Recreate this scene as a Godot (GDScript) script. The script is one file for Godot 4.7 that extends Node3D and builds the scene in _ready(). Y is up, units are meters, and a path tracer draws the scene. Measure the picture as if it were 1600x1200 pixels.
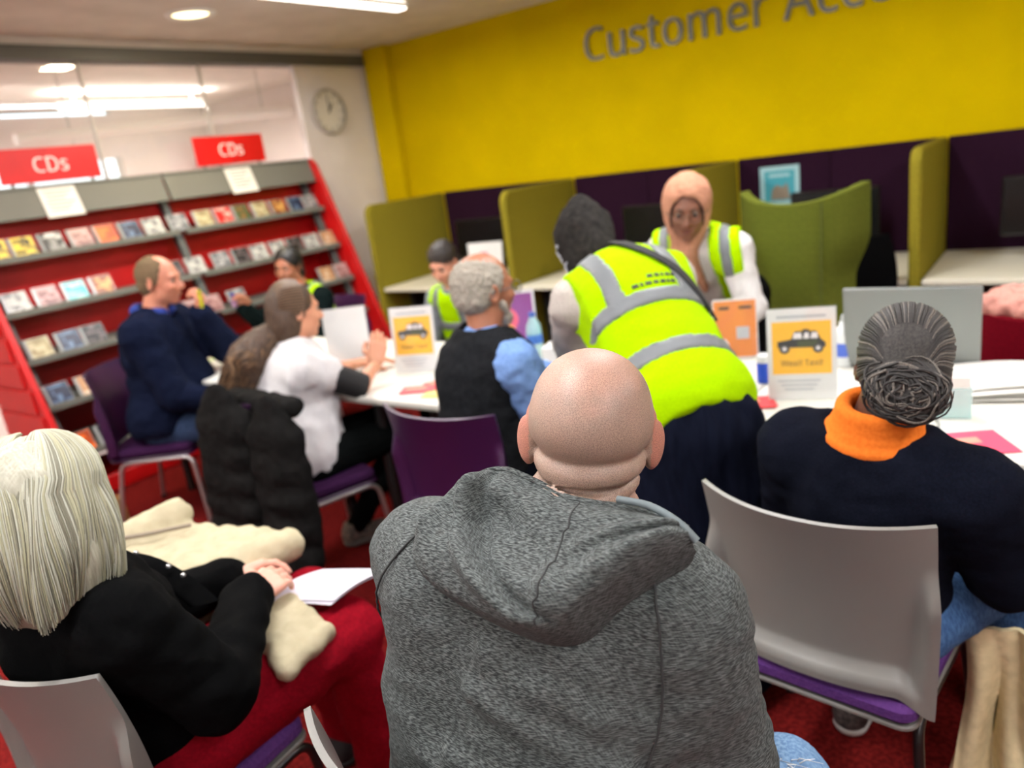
extends Node3D
# A library work room: x runs along the yellow wall, -z towards it, y up.

var counts := {}
var mats := {}
var T0 := 0
var noise := FastNoiseLite.new()

func _ready():
	T0 = Time.get_ticks_msec()
	# ---- camera
	var cam := Camera3D.new()
	cam.name = "camera"
	cam.fov = 53.13   # 24 mm on a 24 mm high frame
	cam.near = 0.05
	cam.far = 100.0
	add_child(cam)
	cam.transform = Transform3D(Basis(Vector3.UP, deg_to_rad(37.35)) * Basis(Vector3.RIGHT, deg_to_rad(-16.25)) * Basis(Vector3.BACK, deg_to_rad(-7.72)), Vector3(0, 1.62, 0))
	var ca := CameraAttributesPhysical.new()
	ca.frustum_focal_length = 24.0
	ca.frustum_near = 0.05
	ca.frustum_far = 100.0
	ca.frustum_focus_distance = 1.12
	ca.exposure_aperture = 2.3
	cam.attributes = ca
	# ---- sky outside the far room's window
	var we := WorldEnvironment.new()
	we.name = "world_environment"
	var e := Environment.new()
	e.background_mode = Environment.BG_SKY
	var sky := Sky.new()
	var sm := ProceduralSkyMaterial.new()
	sm.sky_top_color = Color(0.62, 0.76, 0.86)
	sm.sky_horizon_color = Color(0.86, 0.93, 0.95)
	sm.ground_bottom_color = Color(0.5, 0.5, 0.5)
	sm.ground_horizon_color = Color(0.8, 0.85, 0.86)
	sm.sky_energy_multiplier = 2.0
	sky.sky_material = sm
	e.sky = sky
	e.tonemap_mode = Environment.TONE_MAPPER_LINEAR
	e.tonemap_exposure = 0.84
	e.sdfgi_enabled = true
	e.ssao_enabled = true
	e.ssil_enabled = true
	we.environment = e
	add_child(we)
	noise.seed = 7
	noise.frequency = 1.0
	noise.fractal_octaves = 2
	lights()
	structure()
	booths()
	cd_rack()
	tables()
	chairs()
	print("furniture ", Time.get_ticks_msec() - T0)
	people()
	print("people ", Time.get_ticks_msec() - T0)
	small_things()
	print("done ", Time.get_ticks_msec() - T0)

# ---------------------------------------------------------------- ceiling lights
func lights():
	var lit := glow(Color(1.0, 0.97, 0.92), 5.0)
	var body := mat("fitting", Color(0.9, 0.9, 0.88), 0.5)
	var words := ["over the CD rack", "over the middle of the long table", "over the right end of the long table"]
	var i := 0
	for x in [-3.4, -1.2, 1.1]:
		for z in [-3.1, -0.6, 1.9]:
			var t := thing("linear_ceiling_light", "slim white linear ceiling light " + words[i % 3] + ["", ", nearer row", ", rearmost row"][i / 3] if not (x == -3.4 and z == -3.1) else "slim white linear ceiling light beside the yellow wall", "ceiling light", Vector3(x, 2.7, z), 0.0, "linear ceiling lights")
			for s in [-0.6, 0.6]:
				part("hanger", tube([Vector3(0, 0, s), Vector3(0, -0.1, s)], [0.005], 6), body, t)
			part("housing", bevel_box(Vector3(0.09, 0.03, 1.56), 0.006), body, t, Vector3(0, -0.115, 0))
			part("added_uplight_strip", bevel_box(Vector3(0.07, 0.008, 1.53), 0.003), lit, t, Vector3(0, -0.097, 0))  # glowing top strip added to go with the uplight
			part("diffuser", bevel_box(Vector3(0.08, 0.012, 1.53), 0.004), lit, t, Vector3(0, -0.135, 0))
			area(t, Vector2(0.08, 1.53), 5.0, Color(0.98, 0.985, 1.0), Vector3(0, -0.147, 0))
			area(t, Vector2(0.07, 1.53), 3.6, Color(0.98, 0.985, 1.0), Vector3(0, -0.089, 0), true)  # added uplight: brightens the ceiling, a plain batten has none
			i += 1
	# recessed round downlights
	var k := 0
	for p in [Vector3(-4.42, 2.7, -3.11), Vector3(-4.42, 2.7, -0.8)]:
		var t := thing("downlight", ["round recessed downlight glowing above the CD rack", "round recessed downlight behind the camera side"][k], "ceiling light", p, 0.0, "round downlights")
		part("trim_ring", lathe([Vector2(0.105, -0.004), Vector2(0.12, -0.012), Vector2(0.145, -0.01), Vector2(0.15, 0.0)], 40), mat("fitting", Color(0.9, 0.9, 0.88), 0.5), t)
		part("lamp", lathe([Vector2(0.0, -0.008), Vector2(0.08, -0.008), Vector2(0.104, -0.003)], 40), glow(Color(1.0, 0.93, 0.7), 6.0), t)
		area(t, Vector2(0.18, 0.18), 3.0, Color(1.0, 0.93, 0.78), Vector3(0, -0.016, 0))
		k += 1

func area(parent: Node3D, size: Vector2, energy: float, c: Color, at: Vector3, up := false):
	var a := AreaLight3D.new()
	a.name = "light"
	a.area_size = size
	a.light_energy = energy
	a.light_color = c
	a.shadow_enabled = true
	a.area_range = 20.0
	a.area_attenuation = 2.0
	parent.add_child(a, true)
	a.position = at
	a.rotation = Vector3(PI / 2 if up else -PI / 2, 0, 0)

# ---------------------------------------------------------------- room shell
func structure():
	var carpet := mat_noise("carpet", Color(0.46, 0.11, 0.1), Color(0.33, 0.065, 0.065), 0.95, 60.0, 0.35)
	struct("floor", box_mesh(Vector3(12.5, 0.1, 10.4)), carpet, Vector3(-2.2, -0.05, -0.4))
	var paint := mat_noise("ceiling_paint", Color(0.87, 0.83, 0.79), Color(0.83, 0.79, 0.75), 0.9, 3.0, 0.05)
	struct("ceiling", box_mesh(Vector3(12.5, 0.1, 10.4)), paint, Vector3(-2.2, 2.75, -0.4))
	var yellow := mat_noise("yellow_paint", Color(0.82, 0.715, 0.0), Color(0.79, 0.69, 0.0), 0.9, 2.0, 0.05)
	struct("wall_back", box_mesh(Vector3(9.3, 2.7, 0.12)), yellow, Vector3(-0.64, 1.35, -5.46))
	struct("trim_1", bevel_box(Vector3(0.26, 2.7, 0.1), 0.005), yellow, Vector3(-5.09, 1.35, -5.36))
	var white := mat_noise("white_paint", Color(0.9, 0.87, 0.84), Color(0.87, 0.84, 0.81), 0.8, 3.0, 0.05)
	struct("wall_right", box_mesh(Vector3(0.12, 2.7, 10.4)), white, Vector3(4.0, 1.35, -0.4))
	struct("wall_front", box_mesh(Vector3(12.5, 2.7, 0.12)), white, Vector3(-2.2, 1.35, 4.8))
	# glazed side: bulkhead, end panel, glass panes
	var gx := -5.29
	var greyb := mat("bulkhead_grey", Color(0.36, 0.36, 0.35), 0.6)
	var w1 = struct("wall_left", box_mesh(Vector3(0.12, 0.045, 10.2)), white, Vector3(gx, 2.678, -0.3))
	w1.name = "wall_left"
	struct("trim_2", bevel_box(Vector3(0.16, 0.085, 10.2), 0.004), greyb, Vector3(gx, 2.612, -0.3))
	var panel := mat_noise("pale_panel", Color(0.94, 0.92, 0.92), Color(0.92, 0.9, 0.9), 0.6, 3.0, 0.05)
	struct("trim_3", box_mesh(Vector3(0.06, 2.57, 0.86)), panel, Vector3(gx, 1.285, -4.98))
	struct("trim_4", box_mesh(Vector3(0.1, 2.57, 0.03)), mat("frame_grey", Color(0.55, 0.54, 0.52), 0.5), Vector3(gx + 0.03, 1.285, -5.395))
	var glass := StandardMaterial3D.new()
	glass.albedo_color = Color(0.93, 0.95, 0.95, 0.14)
	glass.transparency = BaseMaterial3D.TRANSPARENCY_ALPHA
	glass.roughness = 0.03
	var fr := mat("frame_light", Color(0.72, 0.7, 0.68), 0.5)
	var zs := [-4.56, -3.68, -2.8, -1.92, -1.04, -0.16, 0.72, 1.6, 2.5, 3.6, 4.74]
	for k in zs.size() - 1:
		var w: Node3D = Node3D.new()
		w.name = "window_%d" % (k + 1)
		w.set_meta("kind", "structure")
		add_child(w)
		var zc: float = (zs[k] + zs[k + 1]) * 0.5
		var len: float = zs[k + 1] - zs[k]
		w.position = Vector3(gx, 0, zc)
		part("pane", box_mesh(Vector3(0.012, 2.5, len - 0.012)), glass, w, Vector3(0, 1.32, 0))
		part("glazing_bead", box_mesh(Vector3(0.03, 2.5, 0.012)), fr, w, Vector3(0, 1.32, -len * 0.5))
		part("sill", box_mesh(Vector3(0.08, 0.07, len)), fr, w, Vector3(0, 0.035, 0))
	# the room beyond the glass
	var pale := mat_noise("far_paint", Color(0.9, 0.85, 0.83), Color(0.88, 0.83, 0.81), 0.85, 3.0, 0.05)
	struct("wall_far", box_mesh(Vector3(0.12, 2.9, 1.4)), pale, Vector3(-9.6, 1.35, -6.0))
	struct("wall_far_side", box_mesh(Vector3(0.12, 2.9, 8.3)), pale, Vector3(-9.6, 1.35, 1.05))
	struct("wall_far_sill", box_mesh(Vector3(0.12, 1.0, 2.2)), pale, Vector3(-9.6, 0.5, -4.2))
	struct("wall_far_head", box_mesh(Vector3(0.12, 0.5, 2.2)), pale, Vector3(-9.6, 2.5, -4.2))
	struct("wall_far_back", box_mesh(Vector3(4.3, 2.9, 0.12)), pale, Vector3(-7.45, 1.35, -6.6))
	struct("wall_far_front", box_mesh(Vector3(4.3, 2.9, 0.12)), pale, Vector3(-7.45, 1.35, 5.1))
	struct("wall_far_return", box_mesh(Vector3(0.12, 2.9, 1.3)), pale, Vector3(-5.3, 1.35, -6.05))
	struct("floor_far", box_mesh(Vector3(4.3, 0.1, 12)), mat("far_floor", Color(0.6, 0.56, 0.53), 0.8), Vector3(-7.45 - 1.05, -0.05, -0.8))
	struct("ceiling_far", box_mesh(Vector3(4.4, 0.1, 12)), paint, Vector3(-7.45 - 0.05, 2.85, -0.8))
	var wf := Node3D.new()
	wf.name = "window_11"
	wf.set_meta("kind", "structure")
	add_child(wf)
	wf.position = Vector3(-9.6, 0, -4.2)
	for k in 3:
		part("mullion", box_mesh(Vector3(0.06, 1.25, 0.05)), fr, wf, Vector3(0, 1.625, -1.075 + k * 1.075))
	for k in 2:
		part("pane", box_mesh(Vector3(0.012, 1.25, 1.02)), glass, wf, Vector3(0, 1.625, -0.5375 + k * 1.075))
	# fittings beyond the glass
	for q in [[Vector3(-7.6, 2.74, -2.3), 0.0, "white strip light on the ceiling beyond the glass, left one"], [Vector3(-7.4, 2.74, -4.4), 0.0, "white strip light on the ceiling beyond the glass, right one"]]:
		var t := thing("strip_light", q[2], "ceiling light", q[0] + Vector3(0, 0.06, 0), 0.0, "strip lights beyond the glass")
		for s in [-0.6, 0.6]:
			part("hanger", tube([Vector3(0, 0, s), Vector3(0, -0.2, s)], [0.005], 6), mat("fitting", Color(0.9, 0.9, 0.88), 0.5), t)
		part("housing", bevel_box(Vector3(0.08, 0.03, 1.5), 0.006), mat("fitting", Color(0.9, 0.9, 0.88), 0.5), t, Vector3(0, -0.215, 0))
		part("added_uplight_strip", bevel_box(Vector3(0.07, 0.01, 1.48), 0.003), glow(Color(1.0, 0.97, 0.94), 3.0), t, Vector3(0, -0.195, 0))  # added glowing top, the strip itself only shines down
		part("diffuser", bevel_box(Vector3(0.07, 0.02, 1.48), 0.006), glow(Color(1.0, 0.97, 0.94), 5.0), t, Vector3(0, -0.24, 0))
		area(t, Vector2(0.07, 1.48), 16.0, Color(1.0, 0.96, 0.94), Vector3(0, -0.255, 0))
		area(t, Vector2(0.07, 1.48), 7.0, Color(1.0, 0.96, 0.94), Vector3(0, -0.185, 0), true)  # added upward light to lift the far room's ceiling
	var duct := thing("air_duct", "long white pipe hung below the ceiling beyond the glass", "pipe", Vector3(-6.2, 2.2, -4.0))
	part("pipe", tube([Vector3(0, 0, 1.3), Vector3(0, 0.13, -1.2)], [0.045, 0.045], 16), mat("duct_white", Color(0.9, 0.88, 0.86), 0.4), duct)
	for s in [0.9, -0.9]:
		part("hanger", tube([Vector3(0, 0.0 - s * 0.05, s), Vector3(0, 0.6, s)], [0.006, 0.006], 6), mat("frame_grey", Color(0.55, 0.54, 0.52), 0.5), duct)
	var pj := thing("projector_bracket", "small pale grey projector bracket beyond the glass at the pipe's end", "projector", Vector3(-6.2, 2.12, -2.42))
	part("case", bevel_box(Vector3(0.2, 0.2, 0.12), 0.02), mat("proj", Color(0.8, 0.78, 0.76), 0.5), pj)
	part("stem", tube([Vector3(0, 0.1, 0), Vector3(0, 0.68, 0)], [0.02, 0.02], 10), mat("frame_grey", Color(0.55, 0.54, 0.52), 0.5), pj)
	part("lens", lathe_x(0.04, 0.03), mat("black_plastic", Color(0.05, 0.05, 0.055), 0.4), pj, Vector3(0.1, 0, 0))
	# lettering on the yellow wall
	var t := thing("wall_lettering", "large grey raised lettering reading Customer Access on the yellow wall", "sign", Vector3(-3.04, 2.28, -5.4))
	var tm := TextMesh.new()
	tm.text = "Customer Access"
	tm.font = font("Droid Sans")
	tm.font_size = 64
	tm.pixel_size = 0.0049
	tm.depth = 0.02
	tm.curve_step = 2.0
	tm.horizontal_alignment = HORIZONTAL_ALIGNMENT_LEFT
	tm.vertical_alignment = VERTICAL_ALIGNMENT_BOTTOM
	part("letters", tm, mat("letter_grey", Color(0.4, 0.4, 0.37), 0.45, 0.3), t, Vector3(0, -0.135, 0.012))
	# wall clock
	var c := thing("wall_clock", "round white wall clock with pale rim on the white panel", "clock", Vector3(-5.255, 2.2, -4.82), PI / 2)
	part("rim", lathe_z([Vector2(0.165, 0.0), Vector2(0.185, 0.0), Vector2(0.19, 0.02), Vector2(0.18, 0.045), Vector2(0.165, 0.04)], 48), mat("clock_rim", Color(0.72, 0.7, 0.67), 0.35), c)
	part("face", lathe_z([Vector2(0.0, 0.02), Vector2(0.17, 0.02)], 48), mat("clock_face", Color(0.9, 0.89, 0.86), 0.4), c)
	for k in 12:
		var a := k * TAU / 12
		part("hour_mark", box_mesh(Vector3(0.007, 0.025, 0.003)), mat("ink", Color(0.12, 0.12, 0.12), 0.6), c, Vector3(sin(a) * 0.145, cos(a) * 0.145, 0.022), Vector3(0, 0, -a))
	part("hour_hand", box_mesh(Vector3(0.012, 0.09, 0.003)), mat("ink", Color(0.12, 0.12, 0.12), 0.6), c, Vector3(0.02, 0.03, 0.026), Vector3(0, 0, -0.6))
	part("minute_hand", box_mesh(Vector3(0.008, 0.13, 0.003)), mat("ink", Color(0.12, 0.12, 0.12), 0.6), c, Vector3(0.0, 0.06, 0.03), Vector3(0, 0, 0.05))

# ---------------------------------------------------------------- helpers
func numbered(n: String) -> String:
	counts[n] = counts.get(n, -1) + 1
	return n if counts[n] == 0 else "%s_%03d" % [n, counts[n]]

func thing(called: String, label: String, category: String, at := Vector3.ZERO, turn := 0.0, group := "") -> Node3D:
	var o := Node3D.new()
	o.name = numbered(called)
	add_child(o)
	o.position = at
	o.rotation.y = turn
	o.set_meta("label", label)
	o.set_meta("category", category)
	if group != "":
		o.set_meta("group", group)
	return o

func part(called: String, mesh: Mesh, m: Material, parent: Node3D, at := Vector3.ZERO, rot := Vector3.ZERO) -> MeshInstance3D:
	var o := MeshInstance3D.new()
	o.name = called
	o.mesh = mesh
	o.material_override = m
	parent.add_child(o, true)
	o.position = at
	o.rotation = rot
	return o

func struct(called: String, mesh: Mesh, m: Material, at: Vector3) -> MeshInstance3D:
	var o := part(called, mesh, m, self, at)
	o.set_meta("kind", "structure")
	return o

func copy(o: Node3D, at: Vector3, turn: float, label: String, base: String) -> Node3D:
	var c: Node3D = o.duplicate()
	c.name = numbered(base)
	add_child(c)
	c.position = at
	c.rotation.y = turn
	c.set_meta("label", label)
	return c

func font(n: String) -> SystemFont:
	var f := SystemFont.new()
	f.font_names = PackedStringArray([n])
	return f

func mat(key: String, c: Color, rough := 0.7, metal := 0.0, spec := 0.5) -> StandardMaterial3D:
	if mats.has(key):
		return mats[key]
	var m := StandardMaterial3D.new()
	m.albedo_color = c
	m.roughness = rough
	m.metallic = metal
	m.metallic_specular = spec
	mats[key] = m
	return m

func glow(c: Color, energy: float) -> StandardMaterial3D:
	var m := StandardMaterial3D.new()
	m.albedo_color = c
	m.emission_enabled = true
	m.emission = c
	m.emission_energy_multiplier = energy
	return m

var bump_tex: NoiseTexture2D
# paint, plastic or cloth with a fine grain of two tones, drawn in three planes
func mat_noise(key: String, a: Color, b: Color, rough: float, scale: float, bump := 0.2, stretch := Vector3.ONE, sheen := 0.0) -> StandardMaterial3D:
	if mats.has(key):
		return mats[key]
	var m := StandardMaterial3D.new()
	var n := NoiseTexture2D.new()
	n.width = 256
	n.height = 256
	n.seamless = true
	n.generate_mipmaps = false
	var fn := FastNoiseLite.new()
	fn.seed = hash(key) % 1000
	fn.frequency = 0.03
	fn.fractal_octaves = 4
	n.noise = fn
	var g := Gradient.new()
	g.set_color(0, b)
	g.set_color(1, a)
	g.set_offset(0, 0.25)
	g.set_offset(1, 0.75)
	n.color_ramp = g
	m.albedo_texture = n
	if bump > 0.1:
		if bump_tex == null:
			bump_tex = NoiseTexture2D.new()
			bump_tex.width = 256
			bump_tex.height = 256
			bump_tex.seamless = true
			bump_tex.noise = fn
			bump_tex.as_normal_map = true
			bump_tex.bump_strength = 6.0
		m.normal_enabled = true
		m.normal_texture = bump_tex
		m.normal_scale = bump
	m.uv1_triplanar = true
	m.uv1_scale = Vector3.ONE * scale * 0.1 * stretch
	m.roughness = rough
	if rough > 0.8:
		m.metallic_specular = 0.15
	if sheen > 0.0:
		m.rim_enabled = true
		m.rim = sheen
	mats[key] = m
	return m

func box_mesh(s: Vector3) -> BoxMesh:
	var b := BoxMesh.new()
	b.size = s
	return b

func quad(st: SurfaceTool, a: Vector3, b: Vector3, c: Vector3, d: Vector3):
	for p in [a, b, c, a, c, d]:
		st.add_vertex(p)

# a box whose twelve edges are chamfered
var box_cache := {}
func bevel_box(s: Vector3, r: float) -> ArrayMesh:
	var key := "%s_%s" % [s, r]
	if box_cache.has(key):
		return box_cache[key]
	var h := s * 0.5
	r = min(r, min(h.x, min(h.y, h.z)) * 0.95)
	var i := h - Vector3.ONE * r
	var st := SurfaceTool.new()
	st.begin(Mesh.PRIMITIVE_TRIANGLES)
	st.set_smooth_group(-1)
	var pts := []
	for sx in [-1, 1]:
		for sy in [-1, 1]:
			for sz in [-1, 1]:
				pts.append(Vector3(sx, sy, sz))
	for ax in 3:
		for sg in [-1.0, 1.0]:
			var u := (ax + 1) % 3
			var w := (ax + 2) % 3
			var q := []
			for e in [[-1, -1], [1, -1], [1, 1], [-1, 1]]:
				var p := Vector3.ZERO
				p[ax] = sg * h[ax]
				p[u] = e[0] * i[u]
				p[w] = e[1] * i[w]
				q.append(p)
			out_quad(st, q[0], q[1], q[2], q[3])
	for ax in 3:
		var u := (ax + 1) % 3
		var w := (ax + 2) % 3
		for su in [-1.0, 1.0]:
			for sw in [-1.0, 1.0]:
				var a := Vector3.ZERO
				var b := Vector3.ZERO
				a[u] = su * h[u]; a[w] = sw * i[w]
				b[u] = su * i[u]; b[w] = sw * h[w]
				var a1 := a; var a2 := a; var b1 := b; var b2 := b
				a1[ax] = -i[ax]; a2[ax] = i[ax]; b1[ax] = -i[ax]; b2[ax] = i[ax]
				out_quad(st, a1, a2, b2, b1)
	for p in pts:
		var a := Vector3(p.x * h.x, p.y * i.y, p.z * i.z)
		var b := Vector3(p.x * i.x, p.y * h.y, p.z * i.z)
		var c := Vector3(p.x * i.x, p.y * i.y, p.z * h.z)
		if (b - a).cross(c - a).dot(p) > 0:
			for v in [a, c, b]: st.add_vertex(v)
		else:
			for v in [a, b, c]: st.add_vertex(v)
	st.generate_normals()
	var m := st.commit()
	box_cache[key] = m
	return m

func out_quad(st: SurfaceTool, a: Vector3, b: Vector3, c: Vector3, d: Vector3):
	if (b - a).cross(c - a).dot(a + b + c + d) > 0:
		quad(st, a, d, c, b)
	else:
		quad(st, a, b, c, d)

# rings of equal count joined into a skin
func loft(rings: Array, cap_a := true, cap_b := true, closed := true) -> ArrayMesh:
	var st := SurfaceTool.new()
	st.begin(Mesh.PRIMITIVE_TRIANGLES)
	st.set_smooth_group(0)
	loft_into(st, rings, cap_a, cap_b, closed)
	st.generate_normals()
	return st.commit()

func loft_into(st: SurfaceTool, rings: Array, cap_a := true, cap_b := true, closed := true):
	var n: int = rings[0].size()
	for i in rings.size() - 1:
		var r0 = rings[i]
		var r1 = rings[i + 1]
		for j in (n if closed else n - 1):
			var k := (j + 1) % n
			quad(st, r0[j], r1[j], r1[k], r0[k])
	for e in [[0, cap_a, false], [rings.size() - 1, cap_b, true]]:
		if e[1]:
			var r = rings[e[0]]
			var c := Vector3.ZERO
			for p in r: c += p
			c /= n
			st.set_smooth_group(1)
			for j in n:
				var k := (j + 1) % n
				if e[2]:
					st.add_vertex(c); st.add_vertex(r[k]); st.add_vertex(r[j])
				else:
					st.add_vertex(c); st.add_vertex(r[j]); st.add_vertex(r[k])
			st.set_smooth_group(0)

func tube_rings(pts: Array, radii: Array, sides: int, flat := 1.0) -> Array:
	var rings := []
	var prev := Vector3.ZERO
	for i in pts.size():
		var t: Vector3 = (pts[min(i + 1, pts.size() - 1)] - pts[max(i - 1, 0)]).normalized()
		var n: Vector3
		if prev == Vector3.ZERO:
			n = t.cross(Vector3.UP if absf(t.y) < 0.9 else Vector3.RIGHT).normalized()
		else:
			n = (prev - t * prev.dot(t)).normalized()
		prev = n
		var b := t.cross(n)
		var r := []
		for j in sides:
			var a := TAU * j / sides
			r.append(pts[i] + (n * cos(a) + b * sin(a) * flat) * radii[min(i, radii.size() - 1)])
		rings.append(r)
	return rings

func tube(pts: Array, radii: Array, sides := 12, flat := 1.0) -> ArrayMesh:
	return loft(tube_rings(pts, radii, sides, flat))

# soft corners on a bent rod
func bent(pts: Array, r: float, steps := 5) -> Array:
	var out := [pts[0]]
	for i in range(1, pts.size() - 1):
		var a: Vector3 = pts[i] + (pts[i - 1] - pts[i]).limit_length(r)
		var b: Vector3 = pts[i] + (pts[i + 1] - pts[i]).limit_length(r)
		for s in steps + 1:
			var t := float(s) / steps
			out.append(a.lerp(pts[i], t).lerp(pts[i].lerp(b, t), t))
	out.append(pts[-1])
	return out

func curve(pts: Array, n := 20) -> Array:
	var out := []
	for i in n + 1:
		var t := float(i) / n * (pts.size() - 1)
		var k := mini(int(t), pts.size() - 2)
		var f := t - k
		var p0: Vector3 = pts[maxi(k - 1, 0)]
		var p1: Vector3 = pts[k]
		var p2: Vector3 = pts[k + 1]
		var p3: Vector3 = pts[mini(k + 2, pts.size() - 1)]
		out.append(p1.cubic_interpolate(p2, p0, p3, f))
	return out

func lathe(profile: Array, sides := 32) -> ArrayMesh:
	var rings := []
	for p in profile:
		var r := []
		for j in sides:
			var a := TAU * j / sides
			r.append(Vector3(cos(a) * p.x, p.y, sin(a) * p.x))
		rings.append(r)
	return loft(rings, false, false)

func lathe_z(profile: Array, sides := 32) -> ArrayMesh:
	var rings := []
	for p in profile:
		var r := []
		for j in sides:
			var a := TAU * j / sides
			r.append(Vector3(cos(a) * p.x, sin(a) * p.x, p.y))
		rings.append(r)
	return loft(rings, false, false)

func lathe_x(r: float, l: float) -> ArrayMesh:
	return tube([Vector3.ZERO, Vector3(l, 0, 0)], [r, r], 20)

# a flat outline in xy given thickness along z, edges slightly rounded by a step
func slab(outline: Array, thick: float, bev := 0.0) -> ArrayMesh:
	var st := SurfaceTool.new()
	st.begin(Mesh.PRIMITIVE_TRIANGLES)
	st.set_smooth_group(-1)
	var n := outline.size()
	var c := Vector2.ZERO
	for p in outline: c += p
	c /= n
	var poly := PackedVector2Array(outline)
	if not Geometry2D.is_polygon_clockwise(poly):
		poly.reverse()
	var inner := poly
	if bev > 0.0:
		var off := Geometry2D.offset_polygon(poly, -bev, Geometry2D.JOIN_MITER)
		if off.size() == 1 and off[0].size() == poly.size():
			inner = off[0]
			# align the start
			var best := 0
			for i in n:
				if inner[i].distance_to(poly[0]) < inner[best].distance_to(poly[0]):
					best = i
			var al := PackedVector2Array()
			for i in n: al.append(inner[(i + best) % n])
			if Geometry2D.is_polygon_clockwise(al) != Geometry2D.is_polygon_clockwise(poly):
				al.reverse()
				al.insert(0, al[n - 1])
				al.remove_at(n)
			inner = al
	var tri := Geometry2D.triangulate_polygon(inner)
	var h := thick * 0.5
	for s in [-1.0, 1.0]:
		for i in range(0, tri.size(), 3):
			var a := Vector3(inner[tri[i]].x, inner[tri[i]].y, s * h)
			var b := Vector3(inner[tri[i + 1]].x, inner[tri[i + 1]].y, s * h)
			var d := Vector3(inner[tri[i + 2]].x, inner[tri[i + 2]].y, s * h)
			if (b - a).cross(d - a).z * s > 0:
				st.add_vertex(a); st.add_vertex(d); st.add_vertex(b)
			else:
				st.add_vertex(a); st.add_vertex(b); st.add_vertex(d)
	var hb := h - bev
	for i in n:
		var j := (i + 1) % n
		var p0 := poly[i]; var p1 := poly[j]; var q0 := inner[i]; var q1 := inner[j]
		quad(st, Vector3(p0.x, p0.y, hb), Vector3(p0.x, p0.y, -hb), Vector3(p1.x, p1.y, -hb), Vector3(p1.x, p1.y, hb))
		if bev > 0.0:
			quad(st, Vector3(q0.x, q0.y, h), Vector3(p0.x, p0.y, hb), Vector3(p1.x, p1.y, hb), Vector3(q1.x, q1.y, h))
			quad(st, Vector3(p0.x, p0.y, -hb), Vector3(q0.x, q0.y, -h), Vector3(q1.x, q1.y, -h), Vector3(p1.x, p1.y, -hb))
	st.generate_normals()
	return st.commit()

# a bent sheet: grid of points with a thickness along its own normals
func sheet(grid: Array, thick: float) -> ArrayMesh:
	var nu := grid.size()
	var nv: int = grid[0].size()
	var top := []
	var bot := []
	for i in nu:
		var a := []
		var b := []
		for j in nv:
			var du: Vector3 = grid[mini(i + 1, nu - 1)][j] - grid[maxi(i - 1, 0)][j]
			var dv: Vector3 = grid[i][mini(j + 1, nv - 1)] - grid[i][maxi(j - 1, 0)]
			var n := du.cross(dv).normalized() * thick * 0.5
			a.append(grid[i][j] + n)
			b.append(grid[i][j] - n)
		top.append(a)
		bot.append(b)
	var st := SurfaceTool.new()
	st.begin(Mesh.PRIMITIVE_TRIANGLES)
	st.set_smooth_group(0)
	for i in nu - 1:
		for j in nv - 1:
			quad(st, top[i][j], top[i][j + 1], top[i + 1][j + 1], top[i + 1][j])
	st.set_smooth_group(1)
	for i in nu - 1:
		for j in nv - 1:
			quad(st, bot[i][j], bot[i + 1][j], bot[i + 1][j + 1], bot[i][j + 1])
	st.set_smooth_group(2)
	for i in nu - 1:
		quad(st, top[i][0], top[i + 1][0], bot[i + 1][0], bot[i][0])
		quad(st, top[i + 1][nv - 1], top[i][nv - 1], bot[i][nv - 1], bot[i + 1][nv - 1])
	for j in nv - 1:
		quad(st, top[0][j + 1], top[0][j], bot[0][j], bot[0][j + 1])
		quad(st, top[nu - 1][j], top[nu - 1][j + 1], bot[nu - 1][j + 1], bot[nu - 1][j])
	st.generate_normals()
	return st.commit()

func arc_pts(c: Vector2, r: float, a0: float, a1: float, n: int) -> Array:
	var o := []
	for i in n + 1:
		var a := deg_to_rad(lerpf(a0, a1, float(i) / n))
		o.append(c + Vector2(cos(a), sin(a)) * r)
	return o

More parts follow.
